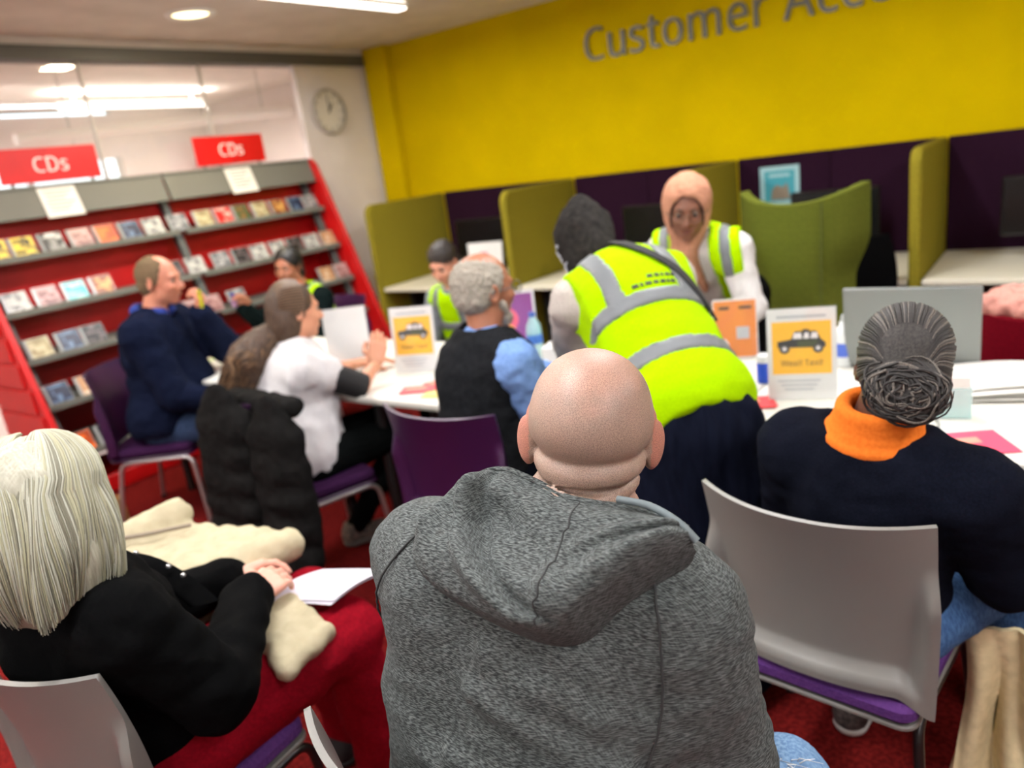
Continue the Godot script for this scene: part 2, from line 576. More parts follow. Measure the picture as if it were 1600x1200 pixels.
# ---------------------------------------------------------------- solid fields meshed as surface nets
# primitives: ["c", a, b, ra, rb, k]  ["e", centre, radii, basis, k]  ["-c"...] ["-e"...]  ["p", normal, d, k] keeps normal.p <= d
func sdf(P: Array, cell: float) -> Dictionary:
	var lo := Vector3.ONE * 1e6
	var hi := -lo
	for q in P:
		if q[0] == "c":
			var r: float = maxf(q[3], q[4])
			lo = lo.min(q[1] - Vector3.ONE * r).min(q[2] - Vector3.ONE * r)
			hi = hi.max(q[1] + Vector3.ONE * r).max(q[2] + Vector3.ONE * r)
		elif q[0] == "e":
			var ex := ell_extent(q[2], q[3])
			lo = lo.min(q[1] - ex)
			hi = hi.max(q[1] + ex)
	lo -= Vector3.ONE * cell * 3.0
	hi += Vector3.ONE * cell * 3.0
	var nx := int((hi.x - lo.x) / cell) + 2
	var ny := int((hi.y - lo.y) / cell) + 2
	var nz := int((hi.z - lo.z) / cell) + 2
	var sy := nx
	var sz := nx * ny
	var f := PackedFloat32Array()
	f.resize(nx * ny * nz)
	f.fill(1.0)
	for q in P:
		var op: String = q[0]
		if op == "p":
			var n: Vector3 = q[1]
			var d: float = q[2]
			for z in nz:
				for y in ny:
					var i := y * sy + z * sz
					var v := n.dot(lo + Vector3(0, y, z) * cell) - d
					var st := n.x * cell
					for x in nx:
						if v > f[i]:
							f[i] = v
						v += st
						i += 1
			continue
		var sub := op.begins_with("-")
		var is_c := op.ends_with("c")
		var k: float = maxf(q[5] if is_c else q[4], 1e-5)
		var blo: Vector3
		var bhi: Vector3
		var a := Vector3.ZERO
		var ba := Vector3.ZERO
		var ra := 0.0
		var dr := 0.0
		var inv := 0.0
		var m1 := Basis()
		var m2 := Basis()
		var cen := Vector3.ZERO
		if is_c:
			a = q[1]
			ba = q[2] - q[1]
			ra = q[3]
			dr = q[4] - q[3]
			inv = 1.0 / maxf(ba.dot(ba), 1e-9)
			var r: float = maxf(q[3], q[4])
			blo = a.min(q[2]) - Vector3.ONE * r
			bhi = a.max(q[2]) + Vector3.ONE * r
		else:
			cen = q[1]
			var rr: Vector3 = q[2]
			var bt: Basis = q[3].transposed()
			m1 = Basis.from_scale(Vector3.ONE / rr) * bt
			m2 = Basis.from_scale(Vector3.ONE / (rr * rr)) * bt
			var ex := ell_extent(rr, q[3])
			blo = cen - ex
			bhi = cen + ex
		var mg := k + cell * 2.5
		var x0 := maxi(int((blo.x - mg - lo.x) / cell), 0)
		var y0 := maxi(int((blo.y - mg - lo.y) / cell), 0)
		var z0 := maxi(int((blo.z - mg - lo.z) / cell), 0)
		var x1 := mini(int((bhi.x + mg - lo.x) / cell) + 1, nx - 1)
		var y1 := mini(int((bhi.y + mg - lo.y) / cell) + 1, ny - 1)
		var z1 := mini(int((bhi.z + mg - lo.z) / cell) + 1, nz - 1)
		var ik := 0.25 / k
		for z in range(z0, z1 + 1):
			for y in range(y0, y1 + 1):
				var i := x0 + y * sy + z * sz
				var p := lo + Vector3(x0, y, z) * cell
				for x in range(x0, x1 + 1):
					var d: float
					if is_c:
						var pa := p - a
						var h := clampf(pa.dot(ba) * inv, 0.0, 1.0)
						d = (pa - ba * h).length() - ra - dr * h
					else:
						var pc := p - cen
						var k0 := (m1 * pc).length()
						d = k0 * (k0 - 1.0) / maxf((m2 * pc).length(), 1e-6)
					if sub:
						d = -d
						var g := f[i]
						var w := k - absf(g - d)
						if w > 0.0:
							f[i] = maxf(g, d) + w * w * ik
						elif d > g:
							f[i] = d
					else:
						var g := f[i]
						var w := k - absf(g - d)
						if w > 0.0:
							f[i] = minf(g, d) - w * w * ik
						elif d < g:
							f[i] = d
					p.x += cell
					i += 1
	# surface nets
	var vid := PackedInt32Array()
	vid.resize(f.size())
	vid.fill(-1)
	var V := PackedVector3Array()
	var I := PackedInt32Array()
	var off := [0, 1, sy, sy + 1, sz, sz + 1, sz + sy, sz + sy + 1]
	var cor := [Vector3(0, 0, 0), Vector3(1, 0, 0), Vector3(0, 1, 0), Vector3(1, 1, 0), Vector3(0, 0, 1), Vector3(1, 0, 1), Vector3(0, 1, 1), Vector3(1, 1, 1)]
	var edg := [[0, 1], [2, 3], [4, 5], [6, 7], [0, 2], [1, 3], [4, 6], [5, 7], [0, 4], [1, 5], [2, 6], [3, 7]]
	var thr := cell * 2.6
	for z in nz - 1:
		for y in ny - 1:
			var i := y * sy + z * sz - 1
			for x in nx - 1:
				i += 1
				var c0 := f[i]
				if c0 > thr or c0 < -thr:
					continue
				var s := c0 < 0.0
				if (f[i + 1] < 0.0) == s and (f[i + sy] < 0.0) == s and (f[i + sy + 1] < 0.0) == s and (f[i + sz] < 0.0) == s and (f[i + sz + 1] < 0.0) == s and (f[i + sz + sy] < 0.0) == s and (f[i + sz + sy + 1] < 0.0) == s:
					continue
				var acc := Vector3.ZERO
				var cnt := 0
				for e in edg:
					var fa := f[i + off[e[0]]]
					var fb := f[i + off[e[1]]]
					if (fa < 0.0) != (fb < 0.0):
						acc += cor[e[0]].lerp(cor[e[1]], fa / (fa - fb))
						cnt += 1
				vid[i] = V.size()
				V.append(lo + (Vector3(x, y, z) + acc / cnt) * cell)
				if y > 0 and z > 0 and s != (f[i + 1] < 0.0):
					net_quad(I, vid[i], vid[i - sy], vid[i - sy - sz], vid[i - sz], s)
				if x > 0 and z > 0 and s != (f[i + sy] < 0.0):
					net_quad(I, vid[i], vid[i - sz], vid[i - sz - 1], vid[i - 1], s)
				if x > 0 and y > 0 and s != (f[i + sz] < 0.0):
					net_quad(I, vid[i], vid[i - 1], vid[i - 1 - sy], vid[i - sy], s)
	return {"v": V, "i": I, "f": f, "lo": lo, "cell": cell, "nx": nx, "ny": ny, "nz": nz}

func ell_extent(r: Vector3, b: Basis) -> Vector3:
	var x := b.x * r.x
	var y := b.y * r.y
	var z := b.z * r.z
	return Vector3(sqrt(x.x * x.x + y.x * y.x + z.x * z.x), sqrt(x.y * x.y + y.y * y.y + z.y * z.y), sqrt(x.z * x.z + y.z * y.z + z.z * z.z))

func net_quad(I: PackedInt32Array, a: int, b: int, c: int, d: int, s: bool):
	if a < 0 or b < 0 or c < 0 or d < 0:
		return
	if s:
		I.append(a); I.append(c); I.append(b); I.append(a); I.append(d); I.append(c)
	else:
		I.append(a); I.append(b); I.append(c); I.append(a); I.append(c); I.append(d)

func field_at(S: Dictionary, p: Vector3) -> float:
	var q: Vector3 = (p - S.lo) / S.cell
	var x := clampi(int(q.x), 0, S.nx - 2)
	var y := clampi(int(q.y), 0, S.ny - 2)
	var z := clampi(int(q.z), 0, S.nz - 2)
	var fr := q - Vector3(x, y, z)
	var f: PackedFloat32Array = S.f
	var i: int = x + y * S.nx + z * S.nx * S.ny
	var sy: int = S.nx
	var sz: int = S.nx * S.ny
	var a := lerpf(lerpf(f[i], f[i + 1], fr.x), lerpf(f[i + sy], f[i + sy + 1], fr.x), fr.y)
	var b := lerpf(lerpf(f[i + sz], f[i + sz + 1], fr.x), lerpf(f[i + sz + sy], f[i + sz + sy + 1], fr.x), fr.y)
	return lerpf(a, b, fr.z)

func field_normal(S: Dictionary, p: Vector3) -> Vector3:
	var h: float = S.cell
	return Vector3(field_at(S, p + Vector3(h, 0, 0)) - field_at(S, p - Vector3(h, 0, 0)), field_at(S, p + Vector3(0, h, 0)) - field_at(S, p - Vector3(0, h, 0)), field_at(S, p + Vector3(0, 0, h)) - field_at(S, p - Vector3(0, 0, h))).normalized()

func snap(S: Dictionary, p: Vector3, lift := 0.0) -> Vector3:
	for k in 6:
		p -= field_normal(S, p) * clampf(field_at(S, p) - lift, -0.05, 0.05)
	return p

# the meshed field as a mesh, with folds (noise along the normal) and optional colours
func skin_mesh(sets: Array, origin: Vector3, fold := 0.0, freq := Vector3.ONE * 12.0, paint := "") -> ArrayMesh:
	var V := PackedVector3Array()
	var N := PackedVector3Array()
	var I := PackedInt32Array()
	var K := PackedColorArray()
	for S in sets:
		var b := V.size()
		V.append_array(S.v)
		for i in S.i:
			I.append(i + b)
	N.resize(V.size())
	for pass_no in (2 if fold > 0.0 else 1):
		N.fill(Vector3.ZERO)
		for t in range(0, I.size(), 3):
			var a := I[t]
			var b := I[t + 1]
			var c := I[t + 2]
			var n := (V[c] - V[a]).cross(V[b] - V[a])
			N[a] += n
			N[b] += n
			N[c] += n
		for i in N.size():
			N[i] = N[i].normalized()
		if pass_no == 0 and fold > 0.0:
			for i in V.size():
				V[i] += N[i] * fold * noise.get_noise_3dv(V[i] * freq)
	if paint != "":
		for i in V.size():
			K.append(painted(paint, V[i], N[i]))
	for i in V.size():
		V[i] -= origin
	var arr := []
	arr.resize(Mesh.ARRAY_MAX)
	arr[Mesh.ARRAY_VERTEX] = V
	arr[Mesh.ARRAY_NORMAL] = N
	arr[Mesh.ARRAY_INDEX] = I
	if paint != "":
		arr[Mesh.ARRAY_COLOR] = K
	var m := ArrayMesh.new()
	m.add_surface_from_arrays(Mesh.PRIMITIVE_TRIANGLES, arr)
	return m

# ---------------------------------------------------------------- booths along the yellow wall
func booths():
	var olive := mat_noise("olive_felt", Color(0.52, 0.48, 0.15), Color(0.47, 0.43, 0.12), 0.9, 90.0, 0.2)
	var plum := mat_noise("plum_felt", Color(0.17, 0.085, 0.15), Color(0.14, 0.065, 0.125), 0.95, 90.0, 0.2)
	var desk_w := mat("desk_white", Color(0.88, 0.86, 0.78), 0.4)
	var dark := mat("desk_frame", Color(0.12, 0.12, 0.12), 0.5)
	var xs := [-4.6, -3.25, -1.94, -0.67, 0.65]
	var who := ["olive green booth divider nearest the glass wall", "olive green booth divider behind the grey haired man's head", "olive green booth divider behind the pink headscarf", "olive green booth divider right of the green wing chair", "olive green booth divider at the far right end of the desks"]
	for i in 5:
		var t := thing("booth_divider", who[i], "divider", Vector3(xs[i], 0, 0), 0.0, "olive booth dividers")
		var o := [Vector2(5.37, 0.12), Vector2(5.37, 1.41)]
		o.append_array(arc_pts(Vector2(4.5, 1.33), 0.08, 90, 180, 6))
		o.append_array([Vector2(4.42, 0.12)])
		var p := part("panel", slab(o, 0.055, 0.012), olive, t)
		p.rotation.y = PI / 2
		part("foot", bevel_box(Vector3(0.05, 0.12, 0.8), 0.006), dark, t, Vector3(0, 0.06, -4.9))
	var bw := ["plum felt screen behind the leftmost booth desk", "plum felt screen behind the bending person's head", "plum felt screen carrying the small blue poster", "plum felt screen at the right with the black monitor"]
	for i in 4:
		var x0: float = xs[i] + 0.03
		var x1: float = xs[i + 1] - 0.03
		var t := thing("booth_screen", bw[i], "screen", Vector3((x0 + x1) * 0.5, 0, -5.385), 0.0, "plum booth screens")
		for s in [-0.25, 0.25]:
			part("panel", bevel_box(Vector3((x1 - x0) * 0.5 - 0.003, 1.29, 0.025), 0.005), plum, t, Vector3((x1 - x0) * s, 0.765, 0))
		part("foot_rail", box_mesh(Vector3(x1 - x0, 0.12, 0.02)), dark, t, Vector3(0, 0.06, 0))
	var dl := ["white booth desk nearest the glass wall", "white booth desk behind the bending person", "white booth desk hidden behind the green wing chair", "white booth desk at the right holding a black monitor"]
	for i in 4:
		var x0: float = xs[i] + 0.035
		var x1: float = xs[i + 1] - 0.035
		var t := thing("booth_desk", dl[i], "desk", Vector3((x0 + x1) * 0.5, 0, -4.9), 0.0, "white booth desks")
		part("desktop", bevel_box(Vector3(x1 - x0, 0.03, 0.92), 0.004), desk_w, t, Vector3(0, 0.725, 0))
		for s in [-1, 1]:
			part("leg", bevel_box(Vector3(0.04, 0.71, 0.6), 0.004), dark, t, Vector3(s * ((x1 - x0) * 0.5 - 0.05), 0.355, -0.1))
		part("modesty_panel", box_mesh(Vector3(x1 - x0 - 0.15, 0.4, 0.018)), dark, t, Vector3(0, 0.5, -0.3))
	# monitors on the desks
	var mp := [[Vector3(-3.98, 0.742, -5.1), 0.1, "black monitor on the leftmost booth desk"], [Vector3(-2.42, 0.742, -5.08), -0.1, "black monitor behind the bending person's head"], [Vector3(-1.22, 0.742, -5.1), 0.0, "black monitor behind the green wing chair"], [Vector3(-0.08, 0.742, -5.05), 0.1, "black monitor at the right edge on the white desk"]]
	for q in mp:
		var t := thing("monitor", q[2], "monitor", q[0], q[1], "black desk monitors")
		part("base", bevel_box(Vector3(0.26, 0.015, 0.18), 0.006), mat("black_plastic", Color(0.05, 0.05, 0.055), 0.4), t, Vector3(0, 0.0085, 0.02))
		part("stand", bevel_box(Vector3(0.06, 0.16, 0.03), 0.006), mat("black_plastic", Color(0.05, 0.05, 0.055), 0.4), t, Vector3(0, 0.09, -0.02))
		var b := part("case", bevel_box(Vector3(0.52, 0.32, 0.035), 0.01), mat("black_plastic", Color(0.05, 0.05, 0.055), 0.4), t, Vector3(0, 0.28, 0))
		part("screen", box_mesh(Vector3(0.495, 0.29, 0.002)), mat("screen_off", Color(0.02, 0.025, 0.03), 0.25), b, Vector3(0, 0.003, 0.0185))
	# green wing chair seen from behind
	var g := thing("wing_chair", "moss green high backed wing chair with flared ears", "chair", Vector3(-1.1, 0, -3.9))
	var moss := mat_noise("moss_felt", Color(0.36, 0.385, 0.14), Color(0.31, 0.335, 0.115), 0.9, 90.0, 0.2)
	var grid := []
	for i in 33:
		var u := i / 16.0 - 1.0
		var col := []
		for j in 29:
			var h := j / 28.0
			var y := 0.36 + 0.9 * h
			var w := 0.24 + 0.05 * (1.0 - smoothstep(0.0, 0.55, h)) + 0.075 * smoothstep(0.55, 0.8, h)
			var top := 0.045 * pow(absf(u), 2.0) * smoothstep(0.8, 1.0, h) - 0.02 * smoothstep(0.85, 1.0, h) * (1.0 - u * u)
			var z := 0.09 + 0.05 * (h - 0.5) - 0.2 * pow(absf(u), 3.0) * (0.5 + 0.5 * smoothstep(0.0, 0.7, h))
			col.append(Vector3(u * w * 0.92, y + top, z))
		grid.append(col)
	part("back_shell", sheet(grid, 0.05), moss, g)
	part("seam", tube([Vector3(0.13, 0.37, 0.115), Vector3(0.13, 0.8, 0.113), Vector3(0.145, 1.24, 0.137)], [0.003], 6), mat("seam_green", Color(0.25, 0.28, 0.08), 0.9), g)
	part("seat", bevel_box(Vector3(0.5, 0.13, 0.5), 0.03), moss, g, Vector3(0, 0.4, -0.2))
	part("column", tube([Vector3(0, 0.02, -0.15), Vector3(0, 0.34, -0.15)], [0.035, 0.03], 16), mat("chrome", Color(0.75, 0.75, 0.76), 0.22, 0.9), g)
	part("base_plate", lathe([Vector2(0.0, 0.02), Vector2(0.22, 0.015), Vector2(0.25, 0.005), Vector2(0.25, 0.0), Vector2(0.0, 0.0)], 40), mat("chrome", Color(0.75, 0.75, 0.76), 0.22, 0.9), g, Vector3(0, 0, -0.15))
	# black office chair in the booth
	var oc := thing("office_chair", "black office chair pushed up beside the green wing chair", "chair", Vector3(-0.93, 0, -4.56), 0.0)
	var blk := mat_noise("black_fabric", Color(0.035, 0.035, 0.037), Color(0.02, 0.02, 0.022), 0.9, 80.0, 0.2)
	var og := []
	for i in 17:
		var u := i / 8.0 - 1.0
		var col := []
		for j in 15:
			var h := j / 14.0
			col.append(Vector3(u * 0.19 * (1.0 - 0.25 * pow(h, 4.0) - 0.15 * pow(1.0 - h, 3.0)), 0.52 + 0.48 * h, 0.2 + 0.05 * h - 0.05 * u * u))
		og.append(col)
	part("backrest", sheet(og, 0.06), blk, oc)
	part("seat", bevel_box(Vector3(0.4, 0.09, 0.38), 0.03), blk, oc, Vector3(0, 0.47, -0.02))
	part("column", tube([Vector3(0, 0.1, 0), Vector3(0, 0.43, 0)], [0.03, 0.025], 14), mat("black_plastic", Color(0.05, 0.05, 0.055), 0.4), oc)
	for k in 5:
		var a := k * TAU / 5
		var sp := part("spoke", tube([Vector3(0, 0.12, 0), Vector3(cos(a) * 0.2, 0.075, sin(a) * 0.2)], [0.025, 0.016], 8), mat("black_plastic", Color(0.05, 0.05, 0.055), 0.4), oc)
		part("castor", tube([Vector3(cos(a) * 0.2 - 0.02, 0.03, sin(a) * 0.2), Vector3(cos(a) * 0.2 + 0.02, 0.03, sin(a) * 0.2)], [0.03], 14), mat("black_plastic", Color(0.05, 0.05, 0.055), 0.4), sp)

# ---------------------------------------------------------------- the red CD rack by the glass
const SHELF_Y := [1.445, 1.145, 0.874, 0.605, 0.312]
func rack_x(y: float) -> float:
	return -4.6 - 0.353 * (y - 0.312)

func cd_rack():
	var red := mat_noise("rack_red", Color(0.78, 0.04, 0.05), Color(0.73, 0.03, 0.04), 0.45, 4.0, 0.05)
	var grey := mat("rack_grey", Color(0.42, 0.42, 0.39), 0.6, 0.0, 0.3)
	var post := mat("rack_post", Color(0.3, 0.31, 0.3), 0.55)
	var z0 := -1.77
	var z1 := -4.38
	var zm := (z0 + z1) * 0.5
	var t := thing("cd_rack", "red slanted display rack with grey shelves full of CDs by the glass wall", "display rack", Vector3(-4.9, 0, zm))
	var o := Vector3(-4.9, 0, zm)
	for e in [[z0 + 0.0175, "near"], [z1 - 0.0175, "far"]]:
		var out := [Vector2(-5.22, 0.0), Vector2(-4.44, 0.0), Vector2(-4.44, 0.1), Vector2(rack_x(1.78) + 0.075, 1.78), Vector2(rack_x(1.83) + 0.03, 1.83), Vector2(-5.22, 1.83)]
		var p := part("end_panel", slab(out, 0.035, 0.004), red, t, Vector3(4.9, 0, e[0] - zm))
		if e[1] == "near":
			# slatted outer face
			for k in 11:
				var y := 0.13 + k * 0.15
				var w: float = rack_x(y + 0.07) + 0.03 + 5.19
				part("slat", bevel_box(Vector3(w, 0.135, 0.012), 0.004), red, p, Vector3(-5.19 + w * 0.5, y + 0.07, 0.0235))
	# back boards, shelves, lips, header of each bay
	for b in 2:
		var zc: float = (z0 + zm) * 0.5 if b == 0 else (zm + z1) * 0.5
		var len := absf(zm - z0) - 0.05
		var ya := 0.1
		var yb := 1.8
		var xa := -5.21
		var xb := -5.21
		var bp := part("back_panel", box_mesh(Vector3(0.012, Vector2(xa - xb, yb - ya).length(), len + 0.05)), red, t, Vector3((xa + xb) * 0.5, (ya + yb) * 0.5, zc) - o)
		bp.rotation.z = atan2(xa - xb, yb - ya)
		for y in SHELF_Y:
			var x := rack_x(y)
			var d := x + 5.2   # trays run back to the upright rear board
			var s := part("shelf", bevel_box(Vector3(d, 0.014, len), 0.003), grey, t, Vector3(x - d * 0.5, y - 0.02, zc) - o)
			part("lip", bevel_box(Vector3(0.014, 0.038, len), 0.003), grey, s, Vector3(d * 0.5, 0.004, 0))
		var hd := part("header", bevel_box(Vector3(0.016, 0.19, len + 0.035), 0.003), grey, t, Vector3(rack_x(1.735) + 0.02, 1.735, zc) - o)
		hd.rotation.z = 0.3
		part("top_board", bevel_box(Vector3(0.14, 0.018, len + 0.035), 0.003), grey, t, Vector3(-5.16, 1.823, zc) - o)
	for z in [z0 - 0.05, zm, z1 + 0.05]:
		var up := part("upright", bevel_box(Vector3(0.05, 1.72, 0.05), 0.004), post, t, Vector3((rack_x(0.1) + rack_x(1.78)) * 0.5 - 0.1, 0.93, z) - o)
		up.rotation.z = atan2(0.353, 1.0)
	part("plinth", bevel_box(Vector3(0.5, 0.1, absf(z1 - z0) - 0.08), 0.004), red, t, Vector3(-4.9, 0.05, zm) - o)
	# signs on the rack
	var k := 0
	for z in [-2.38, -3.68]:
		var s := thing("rack_sign", ["red CDs sign standing on the left half of the rack", "red CDs sign standing on the right half of the rack"][k], "sign", Vector3(-5.12, 1.835, z), PI / 2, "red CDs signs")
		part("board", bevel_box(Vector3(0.6, 0.2, 0.012), 0.003), red, s, Vector3(0, 0.115, 0))
		var tm := TextMesh.new()
		tm.text = "CDs"
		tm.font = font("Droid Sans")
		tm.font_size = 48
		tm.pixel_size = 0.0026
		tm.depth = 0.003
		tm.curve_step = 2.0
		part("letters", tm, mat("print_white", Color(0.92, 0.9, 0.9), 0.6), s, Vector3(0, 0.115, 0.008))
		for q in [-0.24, 0.24]:
			part("stem", box_mesh(Vector3(0.02, 0.04, 0.008)), grey, s, Vector3(q, 0.012, -0.008))
		k += 1
	k = 0
	for z in [-2.36, -3.68]:
		var n := thing("paper_notice", ["white printed notice taped to the rack header below the left sign", "white printed notice taped to the rack header below the right sign"][k], "notice", Vector3(rack_x(1.64) + 0.036, 1.635, z), PI / 2, "white rack notices")
		var sh := part("sheet", box_mesh(Vector3(0.225, 0.2, 0.002)), mat("paper", Color(0.88, 0.87, 0.84), 0.8), n, Vector3(0, 0.1, 0))
		for l in 6:
			part("print_line", box_mesh(Vector3(0.17 - 0.03 * (l % 3), 0.006, 0.0008)), mat("ink_grey", Color(0.45, 0.45, 0.45), 0.8), sh, Vector3(-0.01 * (l % 3), 0.065 - l * 0.024, 0.0014))
		n.rotation = Vector3(-0.34, PI / 2, 0)
		k += 1
	cds()

func cds():
	var rng := RandomNumberGenerator.new()
	rng.seed = 21
	# colour of the cover and the tone of what is printed on it
	var pal := {"yellow": [Color(0.85, 0.75, 0.25), Color(0.2, 0.18, 0.12)], "black and white": [Color(0.13, 0.13, 0.13), Color(0.8, 0.8, 0.78)], "pale pink": [Color(0.7, 0.55, 0.54), Color(0.45, 0.3, 0.3)], "orange": [Color(0.9, 0.4, 0.06), Color(0.5, 0.16, 0.05)], "dark blue": [Color(0.1, 0.14, 0.24), Color(0.4, 0.5, 0.62)], "white": [Color(0.72, 0.72, 0.7), Color(0.35, 0.35, 0.36)], "grey": [Color(0.4, 0.41, 0.42), Color(0.7, 0.7, 0.7)], "cream": [Color(0.74, 0.7, 0.56), Color(0.5, 0.44, 0.3)], "red": [Color(0.78, 0.14, 0.12), Color(0.9, 0.8, 0.75)], "green and brown": [Color(0.25, 0.32, 0.2), Color(0.5, 0.36, 0.2)], "brown": [Color(0.5, 0.28, 0.15), Color(0.8, 0.62, 0.35)], "turquoise": [Color(0.3, 0.72, 0.75), Color(0.8, 0.9, 0.85)], "black": [Color(0.08, 0.08, 0.09), Color(0.45, 0.4, 0.4)], "tan": [Color(0.7, 0.52, 0.36), Color(0.85, 0.78, 0.7)]}
	var cover := {}
	for n in pal:
		var im := Image.create(24, 24, false, Image.FORMAT_RGB8)
		im.fill(pal[n][0])
		for s in 10:
			var w := rng.randi_range(2, 12)
			var h := rng.randi_range(1, 9)
			var c: Color = pal[n][0].lerp(pal[n][1], rng.randf_range(0.4, 1.0))
			im.fill_rect(Rect2i(rng.randi_range(0, 22), rng.randi_range(0, 22), w, h), c)
		im.fill_rect(Rect2i(2, rng.randi_range(1, 19), rng.randi_range(9, 19), 2), pal[n][1])
		var m := StandardMaterial3D.new()
		m.albedo_texture = ImageTexture.create_from_image(im)
		m.roughness = 0.35
		cover[n] = m
	var face := QuadMesh.new()
	face.size = Vector2(0.122, 0.118)
	var case_m := bevel_box(Vector3(0.142, 0.125, 0.01), 0.001)
	var case_mat := mat("cd_case", Color(0.6, 0.61, 0.61), 0.2)
	var rows := [
		["yellow", "yellow", "black and white", "pale pink", "orange", "dark blue", "white", "grey", "cream", "red", "green and brown", "cream", "brown", "dark blue", "grey"],
		["white", "pale pink", "turquoise", "brown", "", "", "black", "white", "grey", "black", "white", "white", "black", "white", "tan"],
		["cream", "dark blue", "black", "", "", "", "pale pink", "pale pink", "grey", "", "", "", "", "tan", "pale pink"],
		["dark blue", "tan", "", "", "", "", "", "", "", "", "", "", "", "", ""],
		["orange", "black", "", "", "", "", "", "", "", "", "", "", "", "", ""]]
	var ord := ["first", "second", "third", "fourth", "fifth", "sixth", "seventh", "eighth", "ninth", "tenth", "eleventh", "twelfth", "thirteenth", "fourteenth", "fifteenth"]
	var shelf := ["top", "second", "third", "fourth", "lowest"]
	for r in 5:
		for k in 15:
			var n: String = rows[r][k]
			if n == "":
				continue
			var z := -1.9 - 0.168 * k - (0.03 if k > 7 else 0.0) + rng.randf_range(-0.01, 0.01)
			var y: float = SHELF_Y[r]
			var t := thing("cd_case", "%s CD on the rack's %s shelf, %s from its left end" % [n, shelf[r], ord[k]], "CD", Vector3(rack_x(y) - 0.03, y - 0.011, z), 0.0, "CDs on the %s shelf" % shelf[r])
			t.rotation = Vector3(-0.42 + rng.randf_range(-0.03, 0.03), PI / 2 + rng.randf_range(-0.04, 0.04), 0)
			part("case", case_m, case_mat, t, Vector3(0, 0.0645, 0))
			part("cover", face, cover[n], t, Vector3(0.006, 0.0645, 0.0056))

# ---------------------------------------------------------------- the long white table
func tables():
	var top := mat_noise("table_white", Color(0.9, 0.89, 0.85), Color(0.88, 0.87, 0.83), 0.35, 4.0, 0.03)
	var edge := mat("table_edge", Color(0.62, 0.61, 0.57), 0.5)
	var leg := mat("table_leg", Color(0.1, 0.1, 0.1), 0.45)
	var xs := [-4.3, -2.58, -0.86, 0.86, 2.5]
	var lab := ["white work table at the CD rack end of the long row", "white work table in front of the grey haired man", "white work table in front of the woman with the bun", "white work table at the far right of the row"]
	for i in 4:
		var x0: float = xs[i] + 0.002
		var x1: float = xs[i + 1] - 0.002
		var t := thing("work_table", lab[i], "table", Vector3((x0 + x1) * 0.5, 0, -2.535), 0.0, "white work tables")
		var w := x1 - x0
		var r := 0.09 if i == 0 else 0.012
		var out := []
		out.append_array(arc_pts(Vector2(-w * 0.5 + r, -0.435 + r), r, 180, 270, 6))
		out.append_array(arc_pts(Vector2(w * 0.5 - 0.012, -0.435 + 0.012), 0.012, 270, 360, 3))
		out.append_array(arc_pts(Vector2(w * 0.5 - 0.012, 0.435 - 0.012), 0.012, 0, 90, 3))
		out.append_array(arc_pts(Vector2(-w * 0.5 + r, 0.435 - r), r, 90, 180, 6))
		var tp := part("tabletop", slab(out, 0.02, 0.003), top, t, Vector3(0, 0.73, 0))
		tp.rotation.x = PI / 2
		var ed := part("edge_band", slab(out, 0.008, 0.0), edge, t, Vector3(0, 0.716, 0))
		ed.rotation.x = PI / 2
		for sx in [-1, 1]:
			part("crossbar", bevel_box(Vector3(0.05, 0.04, 0.7), 0.004), leg, t, Vector3(sx * (w * 0.5 - 0.15), 0.69, 0))
			for sz in [-1, 1]:
				part("leg", tube([Vector3(sx * (w * 0.5 - 0.15), 0.0, sz * 0.33), Vector3(sx * (w * 0.5 - 0.15), 0.68, sz * 0.33)], [0.022], 14), leg, t)
		part("rail", bevel_box(Vector3(w - 0.34, 0.04, 0.03), 0.004), leg, t, Vector3(0, 0.69, 0))

